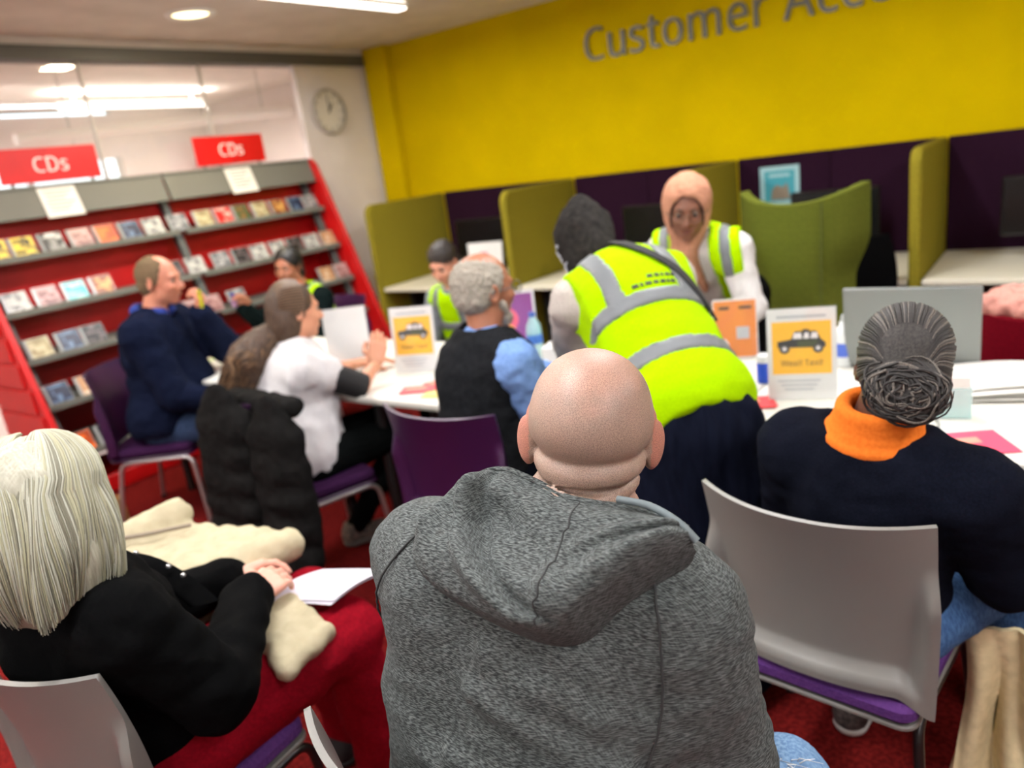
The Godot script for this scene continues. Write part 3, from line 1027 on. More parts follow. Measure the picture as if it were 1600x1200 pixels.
# ---------------------------------------------------------------- shell chairs
func make_chair(label: String, shell: Material, cushion: Material, frame: Material, at: Vector3, turn: float) -> Node3D:
	var t := thing("shell_chair", label, "chair", at, turn, "shell chairs around the table")
	# backrest: curved in plan, thin, with a thicker rim round its lower half
	var nu := 56
	var nv := 36
	var front := []
	var back := []
	for i in nu + 1:
		var u := i * 2.0 / nu - 1.0
		var cf := []
		var cb := []
		for j in nv + 1:
			var h := float(j) / nv
			var w := 0.238 - 0.012 * (1.0 - h)
			var yl := 0.475 - 0.045 * smoothstep(0.7, 1.0, absf(u))
			var y := lerpf(yl, 0.868, h) - 0.006 * (1.0 - u * u) * h
			var z := 0.235 + 0.075 * h * h - 0.078 * pow(absf(u), 2.2) * (0.55 + 0.45 * h)
			var p := Vector3(u * w, y, z)
			# rim
			var side := smoothstep(0.86, 0.92, absf(u) + 0.08 * (0.45 - h)) * (1.0 - smoothstep(0.55, 0.78, h))
			var low := 1.0 - smoothstep(0.06, 0.12, h)
			var rim := maxf(side, low) * 0.032
			var n := Vector3(0.5 * u, -0.15, 1.0).normalized()
			cf.append(p)
			cb.append(p + n * (0.011 + rim))
		front.append(cf)
		back.append(cb)
	var st := SurfaceTool.new()
	st.begin(Mesh.PRIMITIVE_TRIANGLES)
	st.set_smooth_group(0)
	for i in nu:
		for j in nv:
			quad(st, front[i][j], front[i + 1][j], front[i + 1][j + 1], front[i][j + 1])
	st.set_smooth_group(1)
	for i in nu:
		for j in nv:
			quad(st, back[i][j], back[i][j + 1], back[i + 1][j + 1], back[i + 1][j])
	st.set_smooth_group(2)
	for i in nu:
		quad(st, front[i][nv], front[i + 1][nv], back[i + 1][nv], back[i][nv])
		quad(st, front[i + 1][0], front[i][0], back[i][0], back[i + 1][0])
	for j in nv:
		quad(st, front[0][j], front[0][j + 1], back[0][j + 1], back[0][j])
		quad(st, front[nu][j + 1], front[nu][j], back[nu][j], back[nu][j + 1])
	st.generate_normals()
	part("backrest", st.commit(), shell, t)
	# cushion: rounded slab
	var out := []
	for c in [[0.18, 0.18, 0], [-0.18, 0.18, 90], [-0.18, -0.19, 180], [0.18, -0.19, 270]]:
		out.append_array(arc_pts(Vector2(c[0], c[1]), 0.035, c[2], c[2] + 90, 5))
	var cu := part("seat_cushion", slab(out, 0.05, 0.015), cushion, t, Vector3(0, 0.432, 0.05))
	cu.rotation.x = PI / 2
	var pan := part("seat_pan", slab(out, 0.012, 0.003), shell, t, Vector3(0, 0.4, 0.045))
	pan.rotation.x = PI / 2
	# tubular frame: one bent rod each side, a cross rod, glides
	for s in [-1, 1]:
		var pts := [Vector3(s * 0.245, 0.012, -0.2), Vector3(s * 0.205, 0.384, -0.17), Vector3(s * 0.205, 0.384, 0.2), Vector3(s * 0.245, 0.012, 0.27)]
		part("side_frame", tube(bent(pts, 0.05), [0.011], 10), frame, t)
		for g in [pts[0], pts[3]]:
			part("glide", tube([g + Vector3(0, -0.012, 0), g + Vector3(0, 0.012, 0)], [0.016, 0.014], 10), mat("black_plastic", Color(0.05, 0.05, 0.055), 0.4), t)
	for z in [-0.13, 0.17]:
		part("cross_rod", tube([Vector3(-0.205, 0.384, z), Vector3(0.205, 0.384, z)], [0.01], 8), frame, t)
	return t

func chairs():
	var greyp := mat("shell_grey", Color(0.47, 0.465, 0.445), 0.45)
	var purp := mat_noise("purple_felt", Color(0.37, 0.23, 0.47), Color(0.31, 0.18, 0.41), 0.9, 120.0, 0.3)
	var plum := mat_noise("plum_cushion", Color(0.22, 0.11, 0.24), Color(0.18, 0.085, 0.2), 0.9, 120.0, 0.3)
	var purp_shell := mat("shell_purple", Color(0.19, 0.055, 0.21), 0.4)
	var chrome := mat("chrome_dull", Color(0.72, 0.71, 0.7), 0.3, 0.85)
	var dark := mat("rod_dark", Color(0.22, 0.21, 0.21), 0.3, 0.8)
	make_chair("grey shell chair with purple cushion under the woman with the bun", greyp, purp, dark, Vector3(-0.385, 0, -1.725), -0.12)
	make_chair("grey shell chair with purple cushion under the white haired woman", greyp, purp, dark, Vector3(-1.575, 0, -0.66), 0.1)
	make_chair("grey shell chair under the bald man, only its corner in view", greyp, purp, dark, Vector3(-0.66, 0, -0.8), 0.0)
	make_chair("dark purple shell chair under the grey haired man in blue sleeves", purp_shell, plum, chrome, Vector3(-1.67, 0, -2.0), 0.0)
	make_chair("dark purple shell chair with the black padded coat over its back", purp_shell, plum, chrome, Vector3(-2.58, 0, -1.93), -0.3)
	make_chair("dark purple shell chair under the man in the navy jacket", purp_shell, plum, chrome, Vector3(-3.85, 0, -2.02), -0.95)

# ---------------------------------------------------------------- figures: joints, limbs, heads, hands
func seated(hip: Vector3, yaw: float, neck: Vector3, sw: float) -> Dictionary:
	var b := Basis(Vector3.UP, yaw)
	var fw := -b.z
	var rt := b.x
	var J := {"hip": hip, "neck": neck, "right": rt, "fwd": fw, "w": 0.155, "d": 0.11, "belly": 0.0, "yaw": yaw}
	J.shR = neck + rt * sw - Vector3(0, 0.075, 0)
	J.shL = neck - rt * sw - Vector3(0, 0.075, 0)
	J.hipR = hip + rt * 0.095
	J.hipL = hip - rt * 0.095
	J.kneeR = J.hipR + fw * 0.43 + rt * 0.04
	J.kneeL = J.hipL + fw * 0.43 - rt * 0.04
	J.kneeR.y = 0.5
	J.kneeL.y = 0.5
	J.ankR = Vector3(J.kneeR.x, 0.085, J.kneeR.z) - fw * 0.02
	J.ankL = Vector3(J.kneeL.x, 0.085, J.kneeL.z) - fw * 0.02
	J.toe = fw
	J.elR = J.shR + Vector3(0, -0.26, 0) + fw * 0.1 + rt * 0.04
	J.elL = J.shL + Vector3(0, -0.26, 0) + fw * 0.1 - rt * 0.04
	J.wrR = J.elR + fw * 0.22 - rt * 0.08
	J.wrL = J.elL + fw * 0.22 + rt * 0.08
	return J

func torso_basis(J: Dictionary) -> Basis:
	var up: Vector3 = (J.neck - J.hip).normalized()
	var rt: Vector3 = J.right
	rt = (rt - up * rt.dot(up)).normalized()
	return Basis(rt, up, rt.cross(up))

func torso(J: Dictionary, e: float, k := 0.05) -> Array:
	var B := torso_basis(J)
	var h: Vector3 = J.hip
	var n: Vector3 = J.neck
	var L := h.distance_to(n)
	var w: float = J.w
	var d: float = J.d
	var fw := -B.z
	return [
		["e", h + B.y * 0.03, Vector3(w * 1.0 + e, 0.13 + e, d * 1.02 + e), B, k],
		["e", h.lerp(n, 0.36) + fw * J.belly * 0.5, Vector3(w * 0.93 + e, L * 0.34, d * 0.98 + J.belly * 0.5 + e), B, k],
		["e", h.lerp(n, 0.68) - fw * 0.005, Vector3(w * 1.0 + e, L * 0.33 + e, d * 1.02 + e), B, k],
		["c", J.shL, n - B.y * 0.05, 0.058 + e, 0.062 + e, k],
		["c", J.shR, n - B.y * 0.05, 0.058 + e, 0.062 + e, k]]

func arm(J: Dictionary, s: String, e: float, r := 1.0, k := 0.035) -> Array:
	return [["c", J["sh" + s], J["el" + s], 0.053 * r + e, 0.041 * r + e, k], ["c", J["el" + s], J["wr" + s], 0.041 * r + e, 0.028 * r + e, k * 0.6]]

func leg(J: Dictionary, s: String, e: float, r := 1.0, k := 0.04) -> Array:
	return [["c", J["hip" + s], J["knee" + s], 0.085 * r + e, 0.058 * r + e, k], ["c", J["knee" + s], J["ank" + s], 0.056 * r + e, 0.036 * r + e, k * 0.7]]

func head_xf(c: Vector3, yaw: float, pitch := 0.0, roll := 0.0, s := 1.0) -> Transform3D:
	return Transform3D(Basis(Vector3.UP, yaw) * Basis(Vector3.RIGHT, pitch) * Basis(Vector3.BACK, roll), c).scaled_local(Vector3.ONE * s)

func tc(T: Transform3D, a: Vector3, b: Vector3, ra: float, rb: float, k: float, op := "c") -> Array:
	var s := T.basis.x.length()
	return [op, T * a, T * b, ra * s, rb * s, k * s]

func te(T: Transform3D, c: Vector3, r: Vector3, k: float, op := "e", rot := Basis()) -> Array:
	var s := T.basis.x.length()
	return [op, T * c, r * s, T.basis.orthonormalized() * rot, k * s]

func head_prims(T: Transform3D, neck: Vector3, nr := 0.055, cr := Vector3(0.076, 0.088, 0.097)) -> Array:
	var P := [
		te(T, Vector3(0, 0.03, 0.012), cr, 0.03),
		te(T, Vector3(0, -0.03, -0.03), Vector3(0.06, 0.085, 0.066), 0.03),
		tc(T, Vector3(-0.032, -0.07, -0.02), Vector3(0.032, -0.07, -0.02), 0.032, 0.032, 0.025),
		tc(T, Vector3(0, -0.098, -0.06), Vector3(0, -0.098, -0.065), 0.02, 0.02, 0.025),
		tc(T, Vector3(-0.034, 0.022, -0.08), Vector3(0.034, 0.022, -0.08), 0.013, 0.013, 0.015),
		tc(T, Vector3(0, 0.004, -0.093), Vector3(0, -0.032, -0.111), 0.008, 0.013, 0.01),
		tc(T, Vector3(-0.013, -0.036, -0.098), Vector3(0.013, -0.036, -0.098), 0.009, 0.009, 0.008),
		tc(T, Vector3(-0.02, -0.066, -0.083), Vector3(0.02, -0.066, -0.083), 0.011, 0.011, 0.008),
		te(T, Vector3(-0.036, -0.03, -0.07), Vector3(0.022, 0.022, 0.02), 0.02),
		te(T, Vector3(0.036, -0.03, -0.07), Vector3(0.022, 0.022, 0.02), 0.02),
		te(T, Vector3(-0.031, 0.004, -0.097), Vector3(0.017, 0.011, 0.014), 0.01, "-e"),
		te(T, Vector3(0.031, 0.004, -0.097), Vector3(0.017, 0.011, 0.014), 0.01, "-e"),
		["c", T * Vector3(0, -0.05, 0.02), neck, nr, nr * 1.08, 0.03]]
	for s in [-1.0, 1.0]:
		P.append(te(T, Vector3(s * 0.081, -0.008, 0.012), Vector3(0.008, 0.032, 0.019), 0.008, "e", Basis(Vector3.UP, -s * 0.45)))
		P.append(te(T, Vector3(s * 0.087, -0.004, 0.012), Vector3(0.006, 0.02, 0.011), 0.006, "-e", Basis(Vector3.UP, -s * 0.45)))
	return P

func hand_prims(w: Vector3, dir: Vector3, palm: Vector3, thumb: float, curl: float, s := 1.0, spread := 0.0) -> Array:
	dir = dir.normalized()
	palm = (palm - dir * palm.dot(dir)).normalized()
	var side := palm.cross(dir) * thumb
	var P := [["c", w - dir * 0.02, w + dir * 0.02, 0.024 * s, 0.022 * s, 0.01]]
	var lens := [0.072, 0.08, 0.074, 0.058]
	for i in 4:
		var o := (1.5 - i) * 0.0205 * s
		var kn := w + dir * (0.092 - 0.006 * absf(i - 1.2)) * s + side * o
		P.append(["c", w + dir * 0.015 * s + side * o * 0.7, kn, 0.016 * s, 0.0125 * s, 0.012])
		var d := (dir + side * spread * (1.5 - i) * 0.15).normalized()
		var a := kn
		var ax := d.cross(palm).normalized()
		for q in 3:
			d = d.rotated(ax, curl * [0.7, 1.0, 0.7][q])
			var l: float = lens[i] * s * [0.45, 0.32, 0.23][q]
			var b := a + d * l
			P.append(["c", a, b, (0.0095 - q * 0.0008) * s, (0.009 - q * 0.001) * s, 0.003])
			a = b
	var t0 := w + dir * 0.03 * s + side * 0.028 * s
	var t1 := t0 + (dir * 0.55 + side * 0.6 + palm * 0.45).normalized() * 0.038 * s
	var t2 := t1 + (dir * 0.85 + side * 0.15 + palm * 0.5).normalized() * 0.03 * s
	var t3 := t2 + (dir * 0.9 - side * 0.15 + palm * 0.4).normalized() * 0.024 * s
	P.append(["c", w + dir * 0.01 * s + side * 0.012 * s, t0, 0.016 * s, 0.014 * s, 0.012])
	P.append(["c", t0, t1, 0.0135 * s, 0.0115 * s, 0.006])
	P.append(["c", t1, t2, 0.011 * s, 0.0105 * s, 0.003])
	P.append(["c", t2, t3, 0.0105 * s, 0.009 * s, 0.003])
	return P

func skin(key: String, c: Color, speck := 0.0) -> StandardMaterial3D:
	if mats.has(key):
		return mats[key]
	var m := StandardMaterial3D.new()
	m.albedo_color = c
	m.roughness = 0.5
	m.subsurf_scatter_enabled = true
	m.subsurf_scatter_strength = 0.15
	mats[key] = m
	return m

func garment(parent: Node3D, called: String, P: Array, cell: float, m: Material, fold := 0.006, freq := Vector3(9, 13, 9)) -> MeshInstance3D:
	var S := sdf(P, cell)
	return part(called, skin_mesh([S], parent.position, fold, freq), m, parent)

func person(label: String, J: Dictionary, group := "") -> Node3D:
	return thing("person", label, "person", Vector3(J.hip.x, 0, J.hip.z), 0.0, group)

# one continuous body: limbs and trunk, head and hands on finer grids, in one mesh
func body(t: Node3D, J: Dictionary, T: Transform3D, m: Material, hands: Array, head_cell := 0.006, extra := [], paint := "", legs := true, cr := Vector3(0.076, 0.088, 0.097)):
	var P := torso(J, -0.012)
	P.append_array(arm(J, "R", -0.004))
	P.append_array(arm(J, "L", -0.004))
	if legs:
		P.append_array(leg(J, "R", -0.012))
		P.append_array(leg(J, "L", -0.012))
		for s in ["R", "L"]:
			P.append(["c", J["ank" + s] + Vector3(0, -0.03, 0), J["ank" + s] + Vector3(0, -0.045, 0) + J.toe * 0.12, 0.032, 0.024, 0.02])
	P.append(["c", J.neck - Vector3(0, 0.03, 0), T * Vector3(0, -0.07, 0.02), 0.056, 0.05, 0.03])
	var sets := [sdf(P, 0.017)]
	var hp := head_prims(T, J.neck, 0.055, cr)
	hp.append_array(extra)
	sets.append(sdf(hp, head_cell))
	for h in hands:
		sets.append(sdf(h, 0.0045))
	part("body", skin_mesh(sets, t.position, 0.0, Vector3.ONE, paint), m, t)

func eyes(t: Node3D, T: Transform3D, lid := 0.0):
	for s in [-1.0, 1.0]:
		var e := part("eye", sphere(0.0108), mat("eye_white", Color(0.6, 0.56, 0.52), 0.35), t, T * Vector3(s * 0.031, 0.003 - lid, -0.0795) - t.position)
		part("iris", sphere(0.0088), mat("iris", Color(0.07, 0.045, 0.03), 0.2), e, (T.basis.orthonormalized() * Vector3(0, -0.001, -0.0045)))

func brows(t: Node3D, T: Transform3D, m: Material, w := 0.0045):
	for s in [-1.0, 1.0]:
		part("eyebrow", tube([T * Vector3(s * 0.014, 0.02, -0.094) - t.position, T * Vector3(s * 0.034, 0.027, -0.089) - t.position, T * Vector3(s * 0.05, 0.02, -0.075) - t.position], [w * 0.8, w, w * 0.5], 6), m, t)

func lips(t: Node3D, T: Transform3D, m: Material):
	part("lips", tube([T * Vector3(-0.022, -0.067, -0.084) - t.position, T * Vector3(-0.008, -0.066, -0.0945) - t.position, T * Vector3(0.008, -0.066, -0.0945) - t.position, T * Vector3(0.022, -0.067, -0.084) - t.position], [0.002, 0.0055, 0.0055, 0.002], 8), m, t)

func glasses(t: Node3D, T: Transform3D, m: Material):
	var g := Node3D.new()
	g.name = "glasses"
	t.add_child(g, true)
	for s in [-1.0, 1.0]:
		var ring := []
		for i in 25:
			var a := TAU * i / 24
			ring.append(T * Vector3(s * 0.034 + cos(a) * 0.025, 0.0 + sin(a) * 0.021, -0.112) - t.position)
		part("rim", tube(ring, [0.0018], 6), m, g)
		part("temple", tube([T * Vector3(s * 0.059, 0.006, -0.112) - t.position, T * Vector3(s * 0.082, 0.006, -0.06) - t.position, T * Vector3(s * 0.087, 0.004, 0.01) - t.position, T * Vector3(s * 0.085, -0.02, 0.03) - t.position], [0.0018], 6), m, g)
	part("bridge", tube([T * Vector3(-0.009, 0.004, -0.113) - t.position, T * Vector3(0.009, 0.004, -0.113) - t.position], [0.0018], 6), m, g)

func sphere(r: float) -> SphereMesh:
	var s := SphereMesh.new()
	s.radius = r
	s.height = r * 2
	s.radial_segments = 16
	s.rings = 8
	return s

func shoes(t: Node3D, J: Dictionary, m: Material, sole: Material, sides := ["R", "L"]):
	for s in sides:
		var a: Vector3 = J["ank" + s]
		a.y = 0.0
		var f: Vector3 = J.toe
		var P := [["c", a + Vector3(0, 0.055, 0) - f * 0.03, a + Vector3(0, 0.04, 0) + f * 0.16, 0.043, 0.035, 0.03], ["c", a + Vector3(0, 0.04, 0) - f * 0.035, a + Vector3(0, 0.095, 0) - f * 0.02, 0.04, 0.042, 0.02], ["p", Vector3(0, -1, 0), -0.022, 0.0], ["p", Vector3(0, 1, 0), 0.11, 0.0]]
		var sh := garment(t, "shoe", P, 0.008, m, 0.0)
		var Q := [["c", a + Vector3(0, 0.03, 0) - f * 0.03, a + Vector3(0, 0.03, 0) + f * 0.162, 0.047, 0.04, 0.03], ["p", Vector3(0, -1, 0), -0.002, 0.0], ["p", Vector3(0, 1, 0), 0.028, 0.0]]
		part("sole", skin_mesh([sdf(Q, 0.008)], t.position), sole, sh)

func strand_mesh(paths: Array, r: float, origin: Vector3, sides := 4) -> ArrayMesh:
	var st := SurfaceTool.new()
	st.begin(Mesh.PRIMITIVE_TRIANGLES)
	st.set_smooth_group(0)
	for p in paths:
		var q := []
		var rad := []
		for i in p.size():
			q.append(p[i] - origin)
			rad.append(r * (1.0 - 0.7 * pow(float(i) / (p.size() - 1), 3.0)))
		loft_into(st, tube_rings(q, rad, sides), false, false)
	st.generate_normals()
	return st.commit()

# reflective tape and such: a slightly proud copy of a garment cut between two planes
func band(parent: Node3D, called: String, P: Array, cell: float, m: Material, planes: Array) -> MeshInstance3D:
	var Q := P.duplicate()
	for pl in planes:
		Q.append(["p", pl[0], pl[0].dot(pl[1]), 0.0])
	return garment(parent, called, Q, cell, m, 0.0)

var bald_inv := Transform3D()
func painted(id: String, p: Vector3, n: Vector3) -> Color:
	var b := noise.get_noise_3dv(p * 22.0)
	if id == "bald":
		var q := bald_inv * p
		var pink := Color(0.5, 0.295, 0.22)
		var stub := Color(0.4, 0.27, 0.205)
		# shaved hair grows back on the sides and the back of the head, in a horseshoe with a ragged edge
		var w := smoothstep(0.085, 0.03, q.y + 0.025 * b - 0.5 * maxf(absf(q.x) - 0.03, 0.0)) * smoothstep(-0.09, -0.06, q.y) * smoothstep(-0.06, -0.03, q.z)
		var c := pink.lerp(stub, clampf(w, 0.0, 1.0))
		if absf(q.x) > 0.083:
			c = Color(0.58, 0.25, 0.18)
		return c * (1.0 + 0.07 * b)
	return Color(1, 1, 1)

func people():
	bald_man()
	print("bald ", Time.get_ticks_msec() - T0)
	bun_woman()
	white_hair_woman()
	print("near ", Time.get_ticks_msec() - T0)
	bending_person()
	scarf_woman()
	print("vests ", Time.get_ticks_msec() - T0)
	grey_man()
	tshirt_woman()
	navy_man()
	print("row ", Time.get_ticks_msec() - T0)
	far_people()

# heather: pale and dark flecks drawn out along one direction
func heather() -> StandardMaterial3D:
	var m := StandardMaterial3D.new()
	var fn := FastNoiseLite.new()
	fn.seed = 3
	fn.frequency = 0.11
	fn.fractal_octaves = 3
	var im := fn.get_seamless_image(80, 512)
	im.resize(512, 512, Image.INTERPOLATE_CUBIC)
	im.convert(Image.FORMAT_RGB8)
	var d := im.get_data()
	var hi := [98, 104, 102]
	var lo := [24, 28, 28]
	for i in range(0, d.size(), 3):
		var v := clampf((d[i] / 255.0 - 0.5) * 3.2 + 0.45, 0.0, 1.0)
		for k in 3:
			d[i + k] = int(lerpf(lo[k], hi[k], v))
	var im2 := Image.create_from_data(512, 512, false, Image.FORMAT_RGB8, d)
	m.albedo_texture = ImageTexture.create_from_image(im2)
	m.uv1_triplanar = true
	m.uv1_scale = Vector3(8.5, 8.5, 8.5)
	m.roughness = 0.95
	return m

# ---- the big man in front
func bald_man():
	var J := seated(Vector3(-0.6, 0.53, -0.68), 0.05, Vector3(-0.56, 1.105, -0.86), 0.23)
	J.w = 0.222
	J.d = 0.145
	J.belly = 0.1
	J.shR = Vector3(-0.4, 1.015, -0.81)
	J.shL = Vector3(-0.825, 1.015, -0.8)
	J.elR = Vector3(-0.37, 0.77, -0.85)
	J.wrR = Vector3(-0.44, 0.66, -1.06)
	J.elL = Vector3(-0.94, 0.8, -0.93)
	J.wrL = Vector3(-0.79, 0.68, -1.13)
	J.kneeR = Vector3(-0.36, 0.5, -1.1)
	var t := person("bald man in a grey marl hoodie seated in the foreground", J)
	var T := head_xf(Vector3(-0.56, 1.235, -0.91), 0.5, 0.0, -0.13, 1.06)
	bald_inv = T.affine_inverse()
	var sk := skin("skin_bald", Color(1, 1, 1))
	sk.vertex_color_use_as_albedo = true
	var fn := FastNoiseLite.new()
	fn.seed = 12
	fn.frequency = 0.35
	fn.fractal_octaves = 2
	var im := fn.get_seamless_image(512, 512)
	im.convert(Image.FORMAT_RGB8)
	var dd := im.get_data()
	for i in dd.size():
		var v := dd[i] / 255.0
		dd[i] = int(255.0 * clampf(1.0 - 2.6 * maxf(0.48 - v, 0.0), 0.5, 1.0))
	sk.albedo_texture = ImageTexture.create_from_image(Image.create_from_data(512, 512, false, Image.FORMAT_RGB8, dd))
	sk.uv1_triplanar = true
	sk.uv1_scale = Vector3.ONE * 4.0
	# rolls of skin at the nape
	var ex := []
	ex.append(te(T, Vector3(0, 0.01, 0.03), Vector3(0.08, 0.055, 0.085), 0.02))
	ex.append(["c", T * Vector3(0, -0.08, 0.015), J.neck + Vector3(0, 0.02, 0.01), 0.068, 0.082, 0.02])
	for r in [[-0.03, 0.08, 0.018, 0.008], [-0.061, 0.075, 0.0155, 0.002], [-0.094, 0.072, 0.02, 0.002]]:
		var prev := Vector3.ZERO
		for i in 17:
			var a := lerpf(-1.3, 1.3, i / 16.0)
			var p := Vector3(sin(a) * r[1] * 0.86, r[0] - 0.012 * cos(a * 1.0) + 0.003 * sin(a * 2.0 + 1.0), 0.012 + cos(a) * r[1])
			if i > 0:
				ex.append(tc(T, prev, p, r[2] * (0.25 + 0.75 * cos((a - 0.15) * 0.95)), r[2] * (0.25 + 0.75 * cos(a * 0.95)), r[3]))
			prev = p
	# the two creases between the rolls
	for r in [[-0.047, 0.0925, 0.0052], [-0.0785, 0.0885, 0.0048]]:
		var prev := Vector3.ZERO
		for i in 17:
			var a := lerpf(-1.15, 1.15, i / 16.0)
			var p := Vector3(sin(a) * r[1] * 0.88, r[0] - 0.012 * cos(a) + 0.003 * sin(a * 2.0 + 1.0), 0.012 + cos(a) * r[1])
			if i > 0:
				ex.append(tc(T, prev, p, r[2] * cos(a * 0.9), r[2] * cos(a * 0.9), 0.004, "-c"))
			prev = p
	for s in [-1.0, 1.0]:
		ex.append(te(T, Vector3(s * 0.088, -0.022, 0.016), Vector3(0.009, 0.034, 0.021), 0.006, "e", Basis(Vector3.UP, -s * 0.6)))
		ex.append(tc(T, Vector3(s * 0.083, -0.052, 0.008), Vector3(s * 0.085, -0.056, 0.006), 0.008, 0.007, 0.006))
	body(t, J, T, sk, [hand_prims(J.wrR, Vector3(-0.3, -0.2, -0.9), Vector3(-0.5, -0.8, 0), -1, 0.4), hand_prims(J.wrL, Vector3(0.3, -0.2, -0.9), Vector3(0.5, -0.8, 0), 1, 0.4)], 0.0031, ex, "bald", true, Vector3(0.081, 0.076, 0.1))
	eyes(t, T)
	# hoodie
	var hm := heather()
	var P := torso(J, 0.018, 0.06)
	for s in ["R", "L"]:
		P.append_array(arm(J, s, 0.026, 1.25, 0.045))
	P.append(["c", J.neck + Vector3(-0.11, -0.025, 0.03), J.neck + Vector3(0.09, -0.03, 0.04), 0.06, 0.06, 0.04])
	# drag folds under the arms and across the back
	for q in [[Vector3(-0.42, 0.87, -0.66), Vector3(-0.62, 0.95, -0.625), 0.02], [Vector3(-0.44, 0.8, -0.64), Vector3(-0.66, 0.84, -0.61), 0.022], [Vector3(-0.8, 0.86, -0.68), Vector3(-0.66, 0.8, -0.6), 0.02], [Vector3(-0.45, 0.94, -0.665), Vector3(-0.6, 1.0, -0.65), 0.015]]:
		P.append(["c", q[0], q[1], q[2], q[2] * 0.4, 0.03])
	P.append(["c", Vector3(-0.74, 1.0, -0.75), Vector3(-0.765, 0.6, -0.7), 0.1, 0.11, 0.06])
	P.append(["-c", Vector3(-0.375, 0.86, -0.655), Vector3(-0.4, 0.74, -0.66), 0.016, 0.02, 0.025])
	P.append(["p", Vector3(0, -1, 0), -0.5, 0.0])
	var S := sdf(P, 0.0075)
	part("hoodie", skin_mesh([S], t.position, 0.0055, Vector3(8, 17, 8)), hm, t)
	# the hood lying on the back: a soft bag between the neckline and its lower fold, tucked under at the end
	var top := [Vector3(-0.705, 1.168, -0.815), Vector3(-0.66, 1.184, -0.822), Vector3(-0.604, 1.178, -0.818), Vector3(-0.53, 1.168, -0.8), Vector3(-0.455, 1.165, -0.805), Vector3(-0.365, 1.155, -0.8)]
	var bot := [Vector3(-0.735, 1.12, -0.745), Vector3(-0.705, 1.075, -0.695), Vector3(-0.61, 1.055, -0.675), Vector3(-0.49, 1.055, -0.67), Vector3(-0.43, 1.1, -0.71), Vector3(-0.352, 1.155, -0.785)]
	var tc_ := curve(top, 60)
	var bc := curve(bot, 60)
	var nrm := Vector3(0, 0.67, 0.74)
	var dn := Vector3(0, -0.74, 0.67)
	var rows := []
	for i in 61:
		var u := i / 60.0
		var col := []
		var edge := smoothstep(0.0, 0.12, u) * smoothstep(1.0, 0.9, u)
		for j in 45:
			var v := j / 36.0
			var vv := minf(v, 1.0)
			var p: Vector3 = tc_[i].lerp(bc[i], vv)
			var h := 0.012 + 0.03 * smoothstep(0.0, 0.25, vv) + 0.024 * edge * exp(-pow((vv - 0.82) / 0.2, 2.0))
			# hollow under the neck, left of the middle seam
			h -= 0.026 * exp(-pow((u - 0.34) / 0.14, 2.0) - pow((vv - 0.42) / 0.2, 2.0))
			# fold that runs down from the left shoulder and sweeps along the lower edge
			var fu := 0.13 + 0.42 * vv * vv
			h += 0.017 * exp(-pow((u - fu) / 0.05, 2.0)) * smoothstep(0.0, 0.2, vv)
			h -= 0.013 * exp(-pow((u - fu - 0.075) / 0.035, 2.0)) * smoothstep(0.0, 0.2, vv)
			# fold on the right, below the neck edge
			h += 0.012 * exp(-pow((vv - 0.35 - 0.5 * (1.0 - u)) / 0.08, 2.0)) * smoothstep(0.6, 0.75, u)
			# middle seam stands up to a point at the bottom
			h += 0.012 * exp(-pow((u - 0.66 + 0.06 * vv) / 0.03, 2.0)) * smoothstep(0.3, 1.0, vv)
			h += 0.004 * noise.get_noise_3dv(p * 26.0)
			if v > 1.0:
				var q := (v - 1.0) / 0.22
				h = h * cos(q * 1.9) - 0.02 * q
				p += dn * 0.016 * sin(q * 1.57)
			col.append(p + nrm * h * (0.35 + 0.65 * smoothstep(0.0, 0.06, u) * smoothstep(1.0, 0.95, u)) - t.position)
		rows.append(col)
	part("hood", sheet(rows, 0.004), hm, t)
	var seam := mat("seam_dark", Color(0.17, 0.175, 0.175), 0.95)
	var sp := []
	for j in range(2, 40):
		sp.append(rows[int(roundf((0.66 - 0.06 * minf(j / 36.0, 1.0)) * 60))][j] + nrm * 0.0025)
	part("hood_seam", tube(sp, [0.0014], 6), seam, t)
	var hem := []
	for i in range(1, 60):
		hem.append(rows[i][1] + nrm * 0.002)
	part("hood_hem", tube(hem, [0.0035], 6), hm, t)
	# raglan seams, laid on the cloth as seen from behind
	for q in [[Vector2(-0.405, 1.12), Vector2(-0.375, 1.05), Vector2(-0.375, 0.95), Vector2(-0.395, 0.86)], [Vector2(-0.755, 1.12), Vector2(-0.81, 1.05), Vector2(-0.845, 0.98), Vector2(-0.85, 0.9)]]:
		var sq := []
		var c3 := []
		for p in q: c3.append(Vector3(p.x, p.y, 0))
		for p in curve(c3, 30):
			var z := -0.45
			while z > -0.95 and field_at(S, Vector3(p.x, p.y, z)) > 0.003:
				z -= 0.003
			if z > -0.9:
				sq.append(Vector3(p.x, p.y, z + 0.002) - t.position)
		part("sleeve_seam", tube(sq, [0.0018], 6), seam, t)
	# edge binding and zip by the right of the neck
	part("zip_edge", tube(curve([Vector3(-0.455, 1.186, -0.785) - t.position, Vector3(-0.41, 1.186, -0.782) - t.position, Vector3(-0.368, 1.176, -0.772) - t.position, Vector3(-0.345, 1.155, -0.772) - t.position], 12), [0.005], 8), mat("binding", Color(0.36, 0.4, 0.41), 0.7), t)
	# jeans
	var jm := denim("denim_light", Color(0.5, 0.62, 0.74), Color(0.36, 0.48, 0.62))
	var Q := [["e", J.hip, Vector3(0.21, 0.14, 0.16), Basis(), 0.05]]
	for s in ["R", "L"]:
		Q.append_array(leg(J, s, 0.016, 1.1))
	Q.append(["p", Vector3(0, 1, 0), 0.66, 0.0])
	garment(t, "jeans", Q, 0.014, jm, 0.006)
	var fr := []
	var rng := RandomNumberGenerator.new()
	rng.seed = 5
